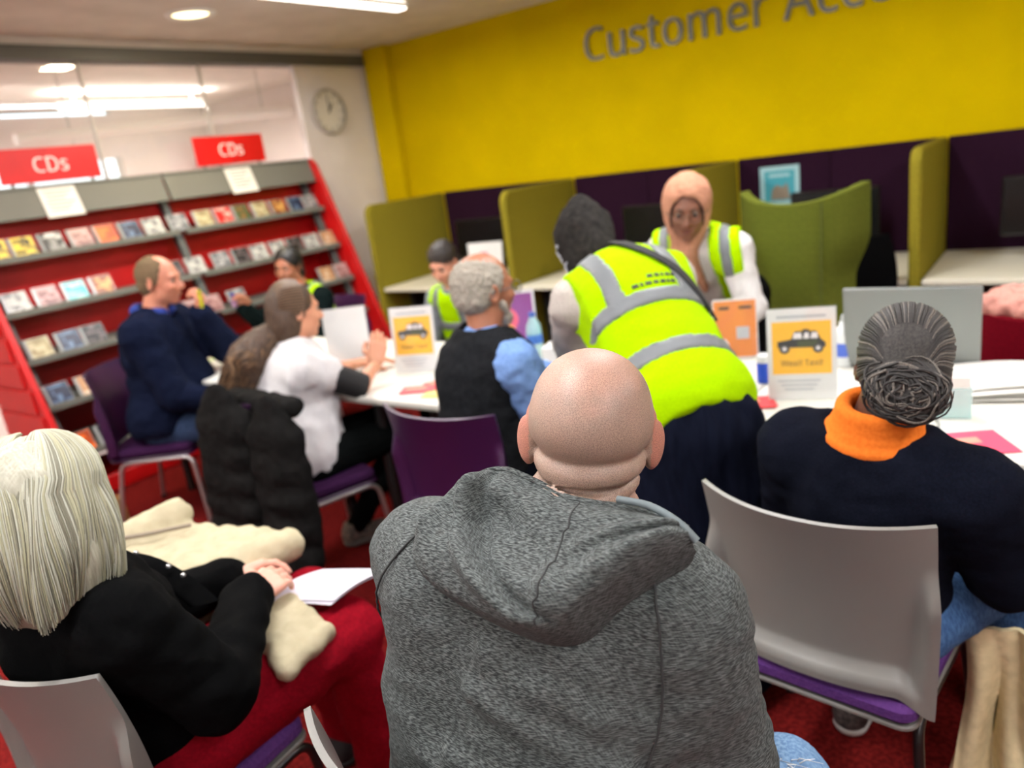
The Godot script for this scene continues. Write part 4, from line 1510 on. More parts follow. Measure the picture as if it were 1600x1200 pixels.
	for i in 40:
		var a := Vector3(-0.36 + rng.randf_range(-0.05, 0.05), 0.575, -1.06 + rng.randf_range(-0.03, 0.05))
		fr.append([a, a + Vector3(rng.randf_range(-0.02, 0.02), 0.012, rng.randf_range(-0.01, 0.01)), a + Vector3(rng.randf_range(-0.04, 0.04), 0.004, rng.randf_range(-0.02, 0.02))])
	part("frayed_threads", strand_mesh(fr, 0.0014, t.position, 3), mat("thread", Color(0.85, 0.87, 0.88), 0.9), t)
	shoes(t, J, mat("shoe_dark", Color(0.1, 0.1, 0.11), 0.6), mat("sole_white", Color(0.8, 0.8, 0.78), 0.6))

func denim(key: String, a: Color, b: Color) -> StandardMaterial3D:
	return mat_noise(key, a, b, 0.85, 140.0, 0.3, Vector3(1, 0.4, 1))

# ---- woman with the braided bun
func bun_woman():
	var J := seated(Vector3(-0.39, 0.52, -1.7), -0.15, Vector3(-0.36, 0.975, -1.64), 0.18)
	J.shL = Vector3(-0.53, 0.9, -1.68)
	J.shR = Vector3(-0.175, 0.87, -1.62)
	J.elR = Vector3(-0.12, 0.65, -1.72)
	J.wrR = Vector3(-0.07, 0.64, -1.95)
	J.elL = Vector3(-0.58, 0.69, -1.8)
	J.wrL = Vector3(-0.48, 0.775, -2.06)
	J.kneeR = Vector3(-0.1, 0.53, -2.0)
	J.ankR = Vector3(-0.14, 0.085, -2.1)
	J.kneeL = Vector3(-0.42, 0.52, -2.12)
	J.ankL = Vector3(-0.46, 0.085, -1.9)
	var t := person("woman with a grey braided bun, orange polo neck and navy jumper", J)
	var T := head_xf(Vector3(-0.312, 1.115, -1.655), 0.18, -0.25, -0.1, 1.0)
	var sk := skin("skin_deep", Color(0.3, 0.17, 0.11))
	body(t, J, T, sk, [hand_prims(J.wrL, Vector3(0.3, 0, -0.9), Vector3(0, -1, 0), 1, 0.25), hand_prims(J.wrR, Vector3(-0.2, 0.1, -0.9), Vector3(-0.4, -0.9, 0), -1, 0.4)], 0.006)
	eyes(t, T)
	var navy := mat_noise("navy_knit", Color(0.07, 0.08, 0.125), Color(0.045, 0.055, 0.09), 0.95, 160.0, 0.35)
	var P := torso(J, 0.022, 0.055)
	for s in ["R", "L"]:
		P.append_array(arm(J, s, 0.026, 1.2))
	P.append(["p", Vector3(0, -1, 0), -0.5, 0.0])
	P.append(["-e", J.neck + Vector3(0.0, 0.045, 0.0), Vector3(0.115, 0.062, 0.11), Basis(Vector3.BACK, -0.05), 0.01])
	garment(t, "jumper", P, 0.011, navy, 0.007)
	# polo neck: three soft rolls
	var org := mat_noise("orange_rib", Color(0.92, 0.49, 0.18), Color(0.88, 0.44, 0.15), 0.9, 120.0, 0.1)
	var ax: Vector3 = ((T * Vector3(0, -0.06, 0.02) - J.neck).normalized() + Vector3.UP * 2.0).normalized()
	var C := []
	var side := ax.cross(Vector3.BACK).normalized()
	var bk := side.cross(ax)
	for r in [[-0.012, 0.087, 0.018], [0.01, 0.078, 0.0155], [0.031, 0.072, 0.0155], [0.05, 0.07, 0.0155]]:
		for i in 36:
			var a0 := TAU * i / 36
			var a1 := TAU * (i + 1) / 36
			C.append(["c", J.neck + ax * (r[0] + 0.004 * sin(a0 * 2.0)) + (side * cos(a0) + bk * sin(a0)) * r[1], J.neck + ax * (r[0] + 0.004 * sin(a1 * 2.0)) + (side * cos(a1) + bk * sin(a1)) * r[1], r[2], r[2], 0.006])
	garment(t, "polo_neck", C, 0.006, org, 0.0)
	# hair: drawn back over the head in fine braids, coiled in a low bun
	var hm := mat_noise("braid_grey", Color(0.25, 0.235, 0.22), Color(0.12, 0.115, 0.11), 0.7, 200.0, 0.4)
	var cap := [te(T, Vector3(0, 0.036, 0.018), Vector3(0.086, 0.092, 0.1), 0.02), te(T, Vector3(0, -0.02, 0.045), Vector3(0.076, 0.06, 0.072), 0.03), te(T, Vector3(0, 0.0, -0.085), Vector3(0.075, 0.075, 0.05), 0.01, "-e")]
	var capS := sdf(cap, 0.006)
	var hair := part("hair", skin_mesh([capS], t.position), hm, t)
	var bun_c := Vector3(0.008, -0.04, 0.108)
	var hi := []
	var lo := []
	var rng := RandomNumberGenerator.new()
	rng.seed = 11
	for i in 240:
		var a := rng.randf() * TAU
		# from the hairline round the face towards the bun
		var pts := []
		for j in 13:
			var s := j / 12.0
			var dir := Vector3(sin(a) * cos(s * 1.25), cos(a) * cos(s * 1.25), -0.45 + 1.5 * s).normalized()
			var p := Vector3(dir.x * 0.088, 0.036 + dir.y * 0.094, 0.018 + dir.z * 0.102)
			if p.y < -0.03:
				p.x *= 0.9
			p = p.lerp(bun_c + Vector3(dir.x, dir.y, 0) * 0.04, smoothstep(0.7, 1.0, s) * 0.7)
			pts.append(snap(capS, T * p, 0.0008) if s < 0.8 else T * (p + dir * 0.003))
		if cos(a) > -0.75:
			(hi if rng.randf() < 0.4 else lo).append(pts)
	# bun: braids wound round
	for k in 60:
		var r0 := rng.randf_range(0.012, 0.06)
		var ph := rng.randf() * TAU
		var sw := rng.randf_range(1.6, 3.6)
		var dz := rng.randf_range(-0.004, 0.004)
		var tilt := rng.randf_range(-0.25, 0.25)
		var pts := []
		for j in 15:
			var a := ph + sw * j / 14.0
			var rr := r0 + 0.006 * sin(j * 0.7 + k)
			pts.append(T * (bun_c + Vector3(cos(a) * rr * 1.28, sin(a) * rr * 1.05 + tilt * 0.02, sqrt(maxf(0.0625 * 0.0625 - rr * rr, 0.0)) * 0.74 + dz + 0.001)))
		(hi if rng.randf() < 0.3 else lo).append(pts)
	part("bun", skin_mesh([sdf([te(T, bun_c, Vector3(0.074, 0.062, 0.045), 0.01)], 0.006)], t.position), hm, t)
	part("dark_braids", strand_mesh(lo, 0.0027, t.position, 6), mat_noise("braid_dark", Color(0.2, 0.185, 0.175), Color(0.09, 0.085, 0.08), 0.65, 400.0, 0.4), hair)
	part("silver_braids", strand_mesh(hi, 0.0024, t.position, 6), mat_noise("braid_pale", Color(0.5, 0.47, 0.43), Color(0.27, 0.25, 0.23), 0.6, 400.0, 0.4), hair)
	var jm := denim("denim_mid", Color(0.32, 0.46, 0.64), Color(0.2, 0.32, 0.48))
	var Q := [["e", J.hip, Vector3(0.17, 0.13, 0.14), Basis(), 0.05]]
	for s in ["R", "L"]:
		Q.append_array(leg(J, s, 0.012, 1.08))
	Q.append(["p", Vector3(0, 1, 0), 0.62, 0.0])
	garment(t, "jeans", Q, 0.014, jm, 0.006)
	shoes(t, J, mat_noise("shoe_grey", Color(0.42, 0.4, 0.38), Color(0.15, 0.15, 0.15), 0.5, 60.0, 0.1), mat("sole_white", Color(0.8, 0.8, 0.78), 0.6))
	part("wristwatch", tube([J.wrR + Vector3(-0.004, -0.002, 0.03) - t.position, J.wrR + Vector3(0, 0, 0.05) - t.position], [0.036], 20), mat("black_plastic", Color(0.05, 0.05, 0.055), 0.4), t)
	t.position.x += 0.045

# ---- white haired woman at the left
func white_hair_woman():
	var J := seated(Vector3(-1.52, 0.53, -0.64), 0.05, Vector3(-1.5, 0.965, -0.54), 0.185)
	J.w = 0.165
	J.d = 0.125
	J.shR = Vector3(-1.325, 0.895, -0.55)
	J.shL = Vector3(-1.68, 0.9, -0.56)
	J.elR = Vector3(-1.27, 0.69, -0.66)
	J.wrR = Vector3(-1.46, 0.725, -0.88)
	J.elL = Vector3(-1.76, 0.68, -0.7)
	J.wrL = Vector3(-1.62, 0.71, -0.93)
	J.kneeR = Vector3(-1.39, 0.53, -1.08)
	J.kneeL = Vector3(-1.57, 0.55, -1.12)
	J.ankR = Vector3(-1.4, 0.085, -1.1)
	J.ankL = Vector3(-1.6, 0.085, -1.16)
	var t := person("woman with long white hair, black jacket and crimson trousers", J)
	var T := head_xf(Vector3(-1.47, 1.115, -0.535), 0.95, -0.25, -0.05, 1.02)
	var sk := skin("skin_pale", Color(0.85, 0.62, 0.54))
	body(t, J, T, sk, [hand_prims(J.wrR, Vector3(-0.15, 0.05, -0.95), Vector3(-0.4, -0.9, 0), -1, 0.55), hand_prims(J.wrL, Vector3(0.2, 0.0, -0.95), Vector3(0.4, -0.9, 0), 1, 0.5)], 0.006)
	eyes(t, T)
	var blk := mat_noise("black_jersey", Color(0.028, 0.029, 0.031), Color(0.018, 0.019, 0.021), 0.9, 120.0, 0.3)
	var P := torso(J, 0.026, 0.055)
	for s in ["R", "L"]:
		P.append_array(arm(J, s, 0.024, 1.2))
	P.append(["p", Vector3(0, -1, 0), -0.47, 0.0])
	P.append(["-c", J.neck + Vector3(0, -0.02, -0.02), J.neck + Vector3(0.0, 0.15, -0.02), 0.06, 0.07, 0.01])
	garment(t, "jacket", P, 0.011, blk, 0.009)
	# open collar on her right front, with press studs
	var cg := []
	for i in 9:
		var u := i / 8.0
		var row := []
		for j in 6:
			var v := j / 5.0
			row.append(Vector3(-1.6 + 0.16 * u + 0.03 * v, 0.93 - 0.12 * u * u - 0.02 * v, -0.66 - 0.08 * u - 0.05 * v + 0.03 * sin(v * 3.0)) - t.position)
		cg.append(row)
	var col := part("collar", sheet(cg, 0.008), blk, t)
	for q in [Vector3(-1.53, 0.925, -0.7), Vector3(-1.47, 0.89, -0.73), Vector3(-1.44, 0.87, -0.74)]:
		part("press_stud", sphere(0.006), mat("stud", Color(0.7, 0.7, 0.7), 0.25, 0.8), col, q - t.position)
	var red := mat_noise("crimson_cord", Color(0.53, 0.045, 0.11), Color(0.46, 0.035, 0.09), 0.85, 100.0, 0.25)
	var Q := [["e", J.hip, Vector3(0.19, 0.13, 0.16), Basis(), 0.05]]
	for s in ["R", "L"]:
		Q.append_array(leg(J, s, 0.018, 1.12))
	Q.append(["p", Vector3(0, 1, 0), 0.64, 0.0])
	garment(t, "trousers", Q, 0.012, red, 0.008)
	shoes(t, J, mat("shoe_dark", Color(0.1, 0.1, 0.11), 0.6), mat("sole_dark", Color(0.08, 0.08, 0.08), 0.7))
	# hair: a full cap with long locks falling to the shoulders
	var hm := mat_noise("hair_white", Color(0.66, 0.65, 0.58), Color(0.56, 0.55, 0.48), 0.5, 60.0, 0.3, Vector3(3, 0.3, 3))
	var cap := [te(T, Vector3(0, 0.04, 0.02), Vector3(0.094, 0.095, 0.106), 0.02), te(T, Vector3(0, -0.07, 0.055), Vector3(0.108, 0.13, 0.07), 0.04), te(T, Vector3(0.08, -0.09, 0.01), Vector3(0.03, 0.09, 0.045), 0.03), te(T, Vector3(-0.08, -0.09, 0.01), Vector3(0.03, 0.09, 0.045), 0.03), te(T, Vector3(0, -0.02, -0.09), Vector3(0.062, 0.1, 0.07), 0.02, "-e")]
	var hair := garment(t, "hair", cap, 0.007, hm, 0.004, Vector3(40, 6, 40))
	var rng := RandomNumberGenerator.new()
	rng.seed = 4
	var sets := [[], [], []]
	for i in 2600:
		var a := rng.randf_range(-2.4, 2.4)   # 0 is straight back
		var lift := rng.randf_range(0.0, 0.007)
		var len: float = 0.215 - 0.03 * absf(sin(a)) + rng.randf_range(-0.02, 0.02) + 0.015 * sin(a * 9.0)
		var part_x := 0.012 * signf(a)
		var flip: float = 0.16 * sin(a * 5.0 + 0.6) + rng.randf_range(-0.05, 0.05) - 0.1
		var pts := []
		for j in 15:
			var s := j / 14.0
			var aa: float = a + 0.06 * sin(a * 11.0 + s * 2.0) * s
			var p: Vector3
			if s < 0.45:
				var th := s / 0.45 * 1.5
				p = Vector3(part_x * (1.0 - s) + sin(aa) * sin(th) * 0.098, 0.04 + cos(th) * 0.1, 0.01 + cos(aa) * sin(th) * 0.11 - 0.02 * cos(th))
			else:
				var d := (s - 0.45) / 0.55
				var rad: float = 1.0 + 0.2 * sin(d * 2.6) + flip * d * d * d
				p = Vector3(sin(aa) * 0.1 * rad, 0.047 - d * len, 0.01 + cos(aa) * 0.112 * rad * (0.98 if cos(aa) > 0 else 0.7))
				p.x += 0.004 * sin(d * 5.0 + a * 8.0)
			p += Vector3(sin(aa), 0.35, cos(aa)).normalized() * lift
			pts.append(T * p)
		sets[i % 3].append(pts)
	var tones := [Color(0.66, 0.66, 0.6), Color(0.59, 0.58, 0.48), Color(0.45, 0.44, 0.38)]
	for k in 3:
		part("locks", strand_mesh(sets[k], [0.0019, 0.002, 0.0018][k], t.position, 4), mat("lock_%d" % k, tones[k], 0.5, 0.0, 0.3), hair)

	t.position += Vector3(-0.045, 0, 0.02)

# ---- high visibility vest shared by the helpers
func hi_vis(t: Node3D, J: Dictionary, e: float, hem: float, rows: Array, cols: Array, cell := 0.012) -> Dictionary:
	var lime := mat_noise("lime_mesh", Color(0.63, 0.81, 0.0), Color(0.59, 0.77, 0.0), 0.95, 150.0, 0.15)
	var tape := mat("tape_grey", Color(0.4, 0.42, 0.43), 0.5)
	var B := torso_basis(J)
	var P := torso(J, e, 0.05)
	var L: float = J.hip.distance_to(J.neck)
	var cuts := [["p", -B.y, (-B.y).dot(J.hip + B.y * hem), 0.0], ["p", B.y, B.y.dot(J.neck + B.y * 0.015), 0.0]]
	var arms := [["-c", J.neck + B.y * 0.01 - B.z * 0.03, J.neck + B.y * 0.2 - B.z * 0.06, 0.062, 0.09, 0.01]]
	for s in [-1.0, 1.0]:
		cuts.append(["p", B.x * s, (B.x * s).dot(J.hip) + J.w + (0.01 if s < 0 else 0.03), 0.0])
	var Q := P.duplicate()
	Q.append_array(arms)
	Q.append_array(cuts)
	var S := sdf(Q, cell)
	var v := part("hi_vis_vest", skin_mesh([S], t.position, 0.004, Vector3(9, 12, 9)), lime, t)
	var P2 := torso(J, e + 0.006, 0.05)
	P2.append_array(arms)
	P2.append_array(cuts)
	for r in rows:
		var o: Vector3 = J.hip + B.y * (L * r)
		part("reflective_band", skin_mesh([sdf(P2 + [["p", B.y, B.y.dot(o + B.y * 0.028), 0.0], ["p", -B.y, (-B.y).dot(o - B.y * 0.028), 0.0]], cell)], t.position), tape, v)
	for c in cols:
		var o: Vector3 = J.hip + B.x * c
		part("reflective_band", skin_mesh([sdf(P2 + [["p", B.x, B.x.dot(o + B.x * 0.026), 0.0], ["p", -B.x, (-B.x).dot(o - B.x * 0.026), 0.0], ["p", -B.y, (-B.y).dot(J.hip + B.y * (L * rows[-1])), 0.0]], cell)], t.position), tape, v)
	return {"S": S, "vest": v, "B": B, "L": L}

# ---- helper bending over the table, seen from behind
func bending_person():
	var J := seated(Vector3(-0.83, 0.9, -1.87), 0.8, Vector3(-1.19, 1.235, -2.18), 0.165)
	J.w = 0.165
	J.d = 0.12
	var rt: Vector3 = J.right
	J.shL = Vector3(-1.27, 1.155, -2.05)
	J.shR = Vector3(-1.04, 1.19, -2.25)
	J.elL = Vector3(-1.42, 0.97, -2.25)
	J.wrL = Vector3(-1.58, 0.785, -2.5)
	J.elR = Vector3(-1.15, 0.98, -2.5)
	J.wrR = Vector3(-1.38, 0.785, -2.66)
	J.hipL = Vector3(-0.9, 0.86, -1.83)
	J.hipR = Vector3(-0.77, 0.86, -1.93)
	J.kneeL = Vector3(-0.9, 0.46, -1.84)
	J.kneeR = Vector3(-0.77, 0.46, -1.94)
	J.ankL = Vector3(-0.89, 0.085, -1.8)
	J.ankR = Vector3(-0.77, 0.085, -1.9)
	J.toe = Vector3(-0.3, 0, -0.95).normalized()
	var t := person("helper in a dark headscarf and lime vest bending over the table", J, "helpers in lime vests")
	var T := head_xf(Vector3(-1.37, 1.27, -2.32), 0.85, -0.75, 0.0, 1.0)
	var sk := skin("skin_brown", Color(0.45, 0.28, 0.19))
	body(t, J, T, sk, [hand_prims(J.wrL, Vector3(-0.5, -0.05, -0.8), Vector3(0, -1, 0), 1, 0.25), hand_prims(J.wrR, Vector3(-0.7, -0.05, -0.6), Vector3(0, -1, 0), -1, 0.25)], 0.007)
	eyes(t, T)
	# pale long sleeved top
	var top := mat_noise("grey_white_top", Color(0.74, 0.71, 0.68), Color(0.68, 0.65, 0.62), 0.9, 100.0, 0.2)
	var P := torso(J, 0.008, 0.05)
	for s in ["R", "L"]:
		P.append_array(arm(J, s, 0.022, 1.2))
	garment(t, "long_sleeved_top", P, 0.013, top, 0.007)
	# long navy skirt
	var navy := mat_noise("navy_skirt", Color(0.07, 0.085, 0.14), Color(0.05, 0.062, 0.11), 0.9, 40.0, 0.2, Vector3(2, 0.3, 2))
	var K := [["e", J.hip + Vector3(0.01, -0.03, 0.0), Vector3(0.165, 0.14, 0.135), Basis(Vector3.UP, 0.6), 0.06], ["c", Vector3(-0.9, 0.82, -1.84), Vector3(-0.92, 0.06, -1.82), 0.13, 0.14, 0.08], ["c", Vector3(-0.78, 0.82, -1.9), Vector3(-0.77, 0.06, -1.88), 0.13, 0.14, 0.08], ["p", Vector3(0, -1, 0), -0.06, 0.0], ["p", torso_basis(J).y, torso_basis(J).y.dot(J.hip - torso_basis(J).y * 0.035), 0.0]]
	garment(t, "skirt", K, 0.014, navy, 0.012, Vector3(16, 2, 16))
	shoes(t, J, mat("shoe_dark", Color(0.1, 0.1, 0.11), 0.6), mat("sole_dark", Color(0.08, 0.08, 0.08), 0.7))
	var H := hi_vis(t, J, 0.034, -0.075, [0.2, 0.52], [-0.105, 0.11], 0.01)
	var B: Basis = H.B
	# crossbody strap
	var sp := []
	for q in curve([J.neck - B.x * 0.02 + B.z * 0.06 + B.y * 0.0, J.neck + B.x * 0.05 - B.y * 0.1 + B.z * 0.16, J.neck + B.x * 0.13 - B.y * 0.22 + B.z * 0.14, J.neck + B.x * 0.19 - B.y * 0.34 + B.z * 0.06], 24):
		sp.append(snap(H.S, q, 0.007) - t.position)
	var st := []
	for i in sp.size():
		var tg: Vector3 = (sp[mini(i + 1, sp.size() - 1)] - sp[maxi(i - 1, 0)]).normalized()
		var nn := field_normal(H.S, sp[i] + t.position)
		var wd := tg.cross(nn).normalized() * 0.018
		st.append([sp[i] - wd, sp[i] - wd * 0.3 + nn * 0.002, sp[i] + wd * 0.3 + nn * 0.002, sp[i] + wd])
	part("crossbody_strap", sheet(st, 0.005), mat("strap_black", Color(0.05, 0.05, 0.055), 0.8), t)
	# two lines of small black print above the upper band, too small to read
	var rng := RandomNumberGenerator.new()
	rng.seed = 9
	for row in 2:
		var x := -0.055 if row == 0 else 0.0
		var x_end := 0.085
		while x < x_end:
			var w := rng.randf_range(0.007, 0.02)
			var o: Vector3 = J.hip + B.y * (H.L * 0.52 + 0.043 + row * 0.026) + B.x * (x + w * 0.5) + B.z * 0.16
			var q := snap(H.S, o, 0.003)
			var nn := field_normal(H.S, q)
			var pr := part("print", box_mesh(Vector3(w, 0.011, 0.002)), mat("ink", Color(0.12, 0.12, 0.12), 0.6), H.vest, q - t.position)
			var yy := (B.y - nn * B.y.dot(nn)).normalized()
			pr.basis = Basis(yy.cross(nn), yy, nn)
			x += w + 0.007
	# headscarf drawn to a soft peak, beads along the front edge
	var scarf := mat_noise("scarf_dark", Color(0.19, 0.18, 0.17), Color(0.14, 0.135, 0.13), 0.9, 60.0, 0.3)
	var C := [te(T, Vector3(0, 0.045, 0.02), Vector3(0.098, 0.1, 0.118), 0.03), tc(T, Vector3(0, 0.09, 0.04), Vector3(0, 0.13, 0.1), 0.075, 0.04, 0.05), tc(T, Vector3(0, 0.05, 0.06), Vector3(0, -0.06, 0.095), 0.085, 0.06, 0.05), te(T, Vector3(0, -0.05, 0.02), Vector3(0.09, 0.08, 0.09), 0.04), te(T, Vector3(0, -0.03, -0.1), Vector3(0.066, 0.1, 0.07), 0.015, "-e")]
	var CS := sdf(C, 0.008)
	var sc := part("headscarf", skin_mesh([CS], t.position, 0.005, Vector3(18, 18, 18)), scarf, t)
	for i in 34:
		var q := snap(CS, T * Vector3(-0.1 + rng.randf_range(-0.01, 0.01), rng.randf_range(-0.09, 0.05), rng.randf_range(-0.06, 0.03)), 0.0)
		part("bead", sphere(rng.randf_range(0.0035, 0.006)), mat("bead", Color(0.75, 0.77, 0.8), 0.15, 0.3), sc, q - t.position)

# ---- helper in a pink headscarf across the table
func scarf_woman():
	var J := seated(Vector3(-1.36, 0.88, -3.47), PI + 0.35, Vector3(-1.315, 1.185, -3.14), 0.185)
	J.w = 0.155
	J.d = 0.11
	J.shL = Vector3(-1.14, 1.14, -3.12)
	J.shR = Vector3(-1.49, 1.14, -3.2)
	J.elL = Vector3(-1.07, 0.9, -3.09)
	J.wrL = Vector3(-1.13, 0.785, -2.87)
	J.elR = Vector3(-1.56, 0.9, -3.1)
	J.wrR = Vector3(-1.46, 0.79, -2.88)
	J.hipL = Vector3(-1.22, 0.88, -3.5)
	J.hipR = Vector3(-1.4, 0.88, -3.5)
	J.kneeL = Vector3(-1.21, 0.48, -3.46)
	J.kneeR = Vector3(-1.4, 0.48, -3.48)
	J.ankL = Vector3(-1.21, 0.085, -3.52)
	J.ankR = Vector3(-1.4, 0.085, -3.54)
	J.toe = Vector3(0.1, 0, 1).normalized()
	var t := person("helper in a dusty pink headscarf, glasses and lime vest facing us", J, "helpers in lime vests")
	var T := head_xf(Vector3(-1.31, 1.325, -3.06), PI + 0.38, -0.2, 0.05, 1.02)
	var sk := skin("skin_warm", Color(0.45, 0.275, 0.19))
	body(t, J, T, sk, [hand_prims(J.wrL, Vector3(-0.2, -0.1, 0.9), Vector3(0, -1, 0), 1, 0.25), hand_prims(J.wrR, Vector3(0.3, -0.1, 0.9), Vector3(0, -1, 0), -1, 0.25)], 0.005)
	eyes(t, T, 0.002)
	brows(t, T, mat("brow_dark", Color(0.08, 0.06, 0.05), 0.9))
	lips(t, T, mat("lips_rose", Color(0.4, 0.19, 0.16), 0.5))
	glasses(t, T, mat("glasses_gold", Color(0.35, 0.27, 0.2), 0.4, 0.5))
	var top := mat_noise("white_shirt", Color(0.84, 0.83, 0.82), Color(0.79, 0.78, 0.77), 0.9, 100.0, 0.2)
	var P := torso(J, 0.008, 0.05)
	for s in ["R", "L"]:
		P.append_array(arm(J, s, 0.014, 1.1))
	garment(t, "white_shirt", P, 0.012, top, 0.008)
	var Q := [["e", J.hip, Vector3(0.17, 0.14, 0.13), Basis(), 0.05]]
	for s in ["R", "L"]:
		Q.append_array(leg(J, s, 0.014, 1.0))
	garment(t, "trousers", Q, 0.017, mat_noise("black_fabric", Color(0.035, 0.035, 0.037), Color(0.02, 0.02, 0.022), 0.9, 80.0, 0.2), 0.006)
	shoes(t, J, mat("shoe_dark", Color(0.1, 0.1, 0.11), 0.6), mat("sole_dark", Color(0.08, 0.08, 0.08), 0.7))
	# open vest: front parted to show the shirt
	var lime := mat_noise("lime_mesh", Color(0.63, 0.81, 0.0), Color(0.59, 0.77, 0.0), 0.95, 150.0, 0.15)
	var tape := mat("tape_grey", Color(0.4, 0.42, 0.43), 0.5)
	var B := torso_basis(J)
	for s in [-1.0, 1.0]:
		var base := [["p", -B.y, (-B.y).dot(J.hip - B.y * 0.16), 0.0], ["p", -B.x * s, (-B.x * s).dot(J.hip) - 0.062, 0.0], ["p", B.x * s, (B.x * s).dot(J.hip) + J.w + 0.04, 0.0]]
		var V := torso(J, 0.03, 0.05)
		V.append(["c", J.hip - B.y * 0.02 + B.x * s * 0.12, J.hip - B.y * 0.2 + B.x * s * 0.14, 0.11, 0.11, 0.05])
		V.append(["c", J["shL" if s < 0 else "shR"], J["shL" if s < 0 else "shR"] + (J["elL" if s < 0 else "elR"] - J["shL" if s < 0 else "shR"]) * 0.15, 0.09, 0.09, 0.03])
		V.append(["-c", T * Vector3(0, -0.1, 0), T * Vector3(0, -0.16, 0), 0.09, 0.07, 0.01])
		var V2 := torso(J, 0.036, 0.05)
		V2.append(["c", J["shL" if s < 0 else "shR"], J["shL" if s < 0 else "shR"] + (J["elL" if s < 0 else "elR"] - J["shL" if s < 0 else "shR"]) * 0.15, 0.093, 0.093, 0.03])
		var v := part("vest_half", skin_mesh([sdf(V + base, 0.01)], t.position, 0.004, Vector3(9, 12, 9)), lime, t)
		var o: Vector3 = J.hip + B.x * s * 0.135
		part("reflective_band", skin_mesh([sdf(V2 + base + [["p", B.x * s, (B.x * s).dot(o + B.x * s * 0.024), 0.0], ["p", -B.x * s, (-B.x * s).dot(o - B.x * s * 0.024), 0.0]], 0.01)], t.position), tape, v)
	# headscarf round the face, falling over the chest
	var pink := mat_noise("scarf_pink", Color(0.72, 0.53, 0.43), Color(0.66, 0.47, 0.38), 0.9, 60.0, 0.25)
	var C := [te(T, Vector3(0, 0.035, 0.022), Vector3(0.1, 0.108, 0.12), 0.03), te(T, Vector3(0, -0.045, 0.015), Vector3(0.088, 0.09, 0.094), 0.04), tc(T, Vector3(0, -0.1, 0.005), Vector3(0.01, -0.16, 0.01), 0.066, 0.06, 0.04), ["c", T * Vector3(0, -0.17, -0.05), J.neck.lerp(J.hip, 0.42) - B.z * 0.13, 0.03, 0.016, 0.03], te(T, Vector3(0, -0.022, -0.11), Vector3(0.072, 0.1, 0.12), 0.012, "-e")]
	garment(t, "headscarf", C, 0.006, pink, 0.005, Vector3(20, 20, 20))
	# dark under-scarf edge
	var ring := []
	for i in 21:
		var a := lerpf(-0.4, PI + 0.4, i / 20.0)
		ring.append(T * Vector3(cos(a) * 0.064, -0.018 + sin(a) * 0.09, -0.062 - 0.006 * sin(a)) - t.position)
	part("under_scarf", tube(ring, [0.005], 8), mat("under_scarf", Color(0.2, 0.12, 0.1), 0.9), t)

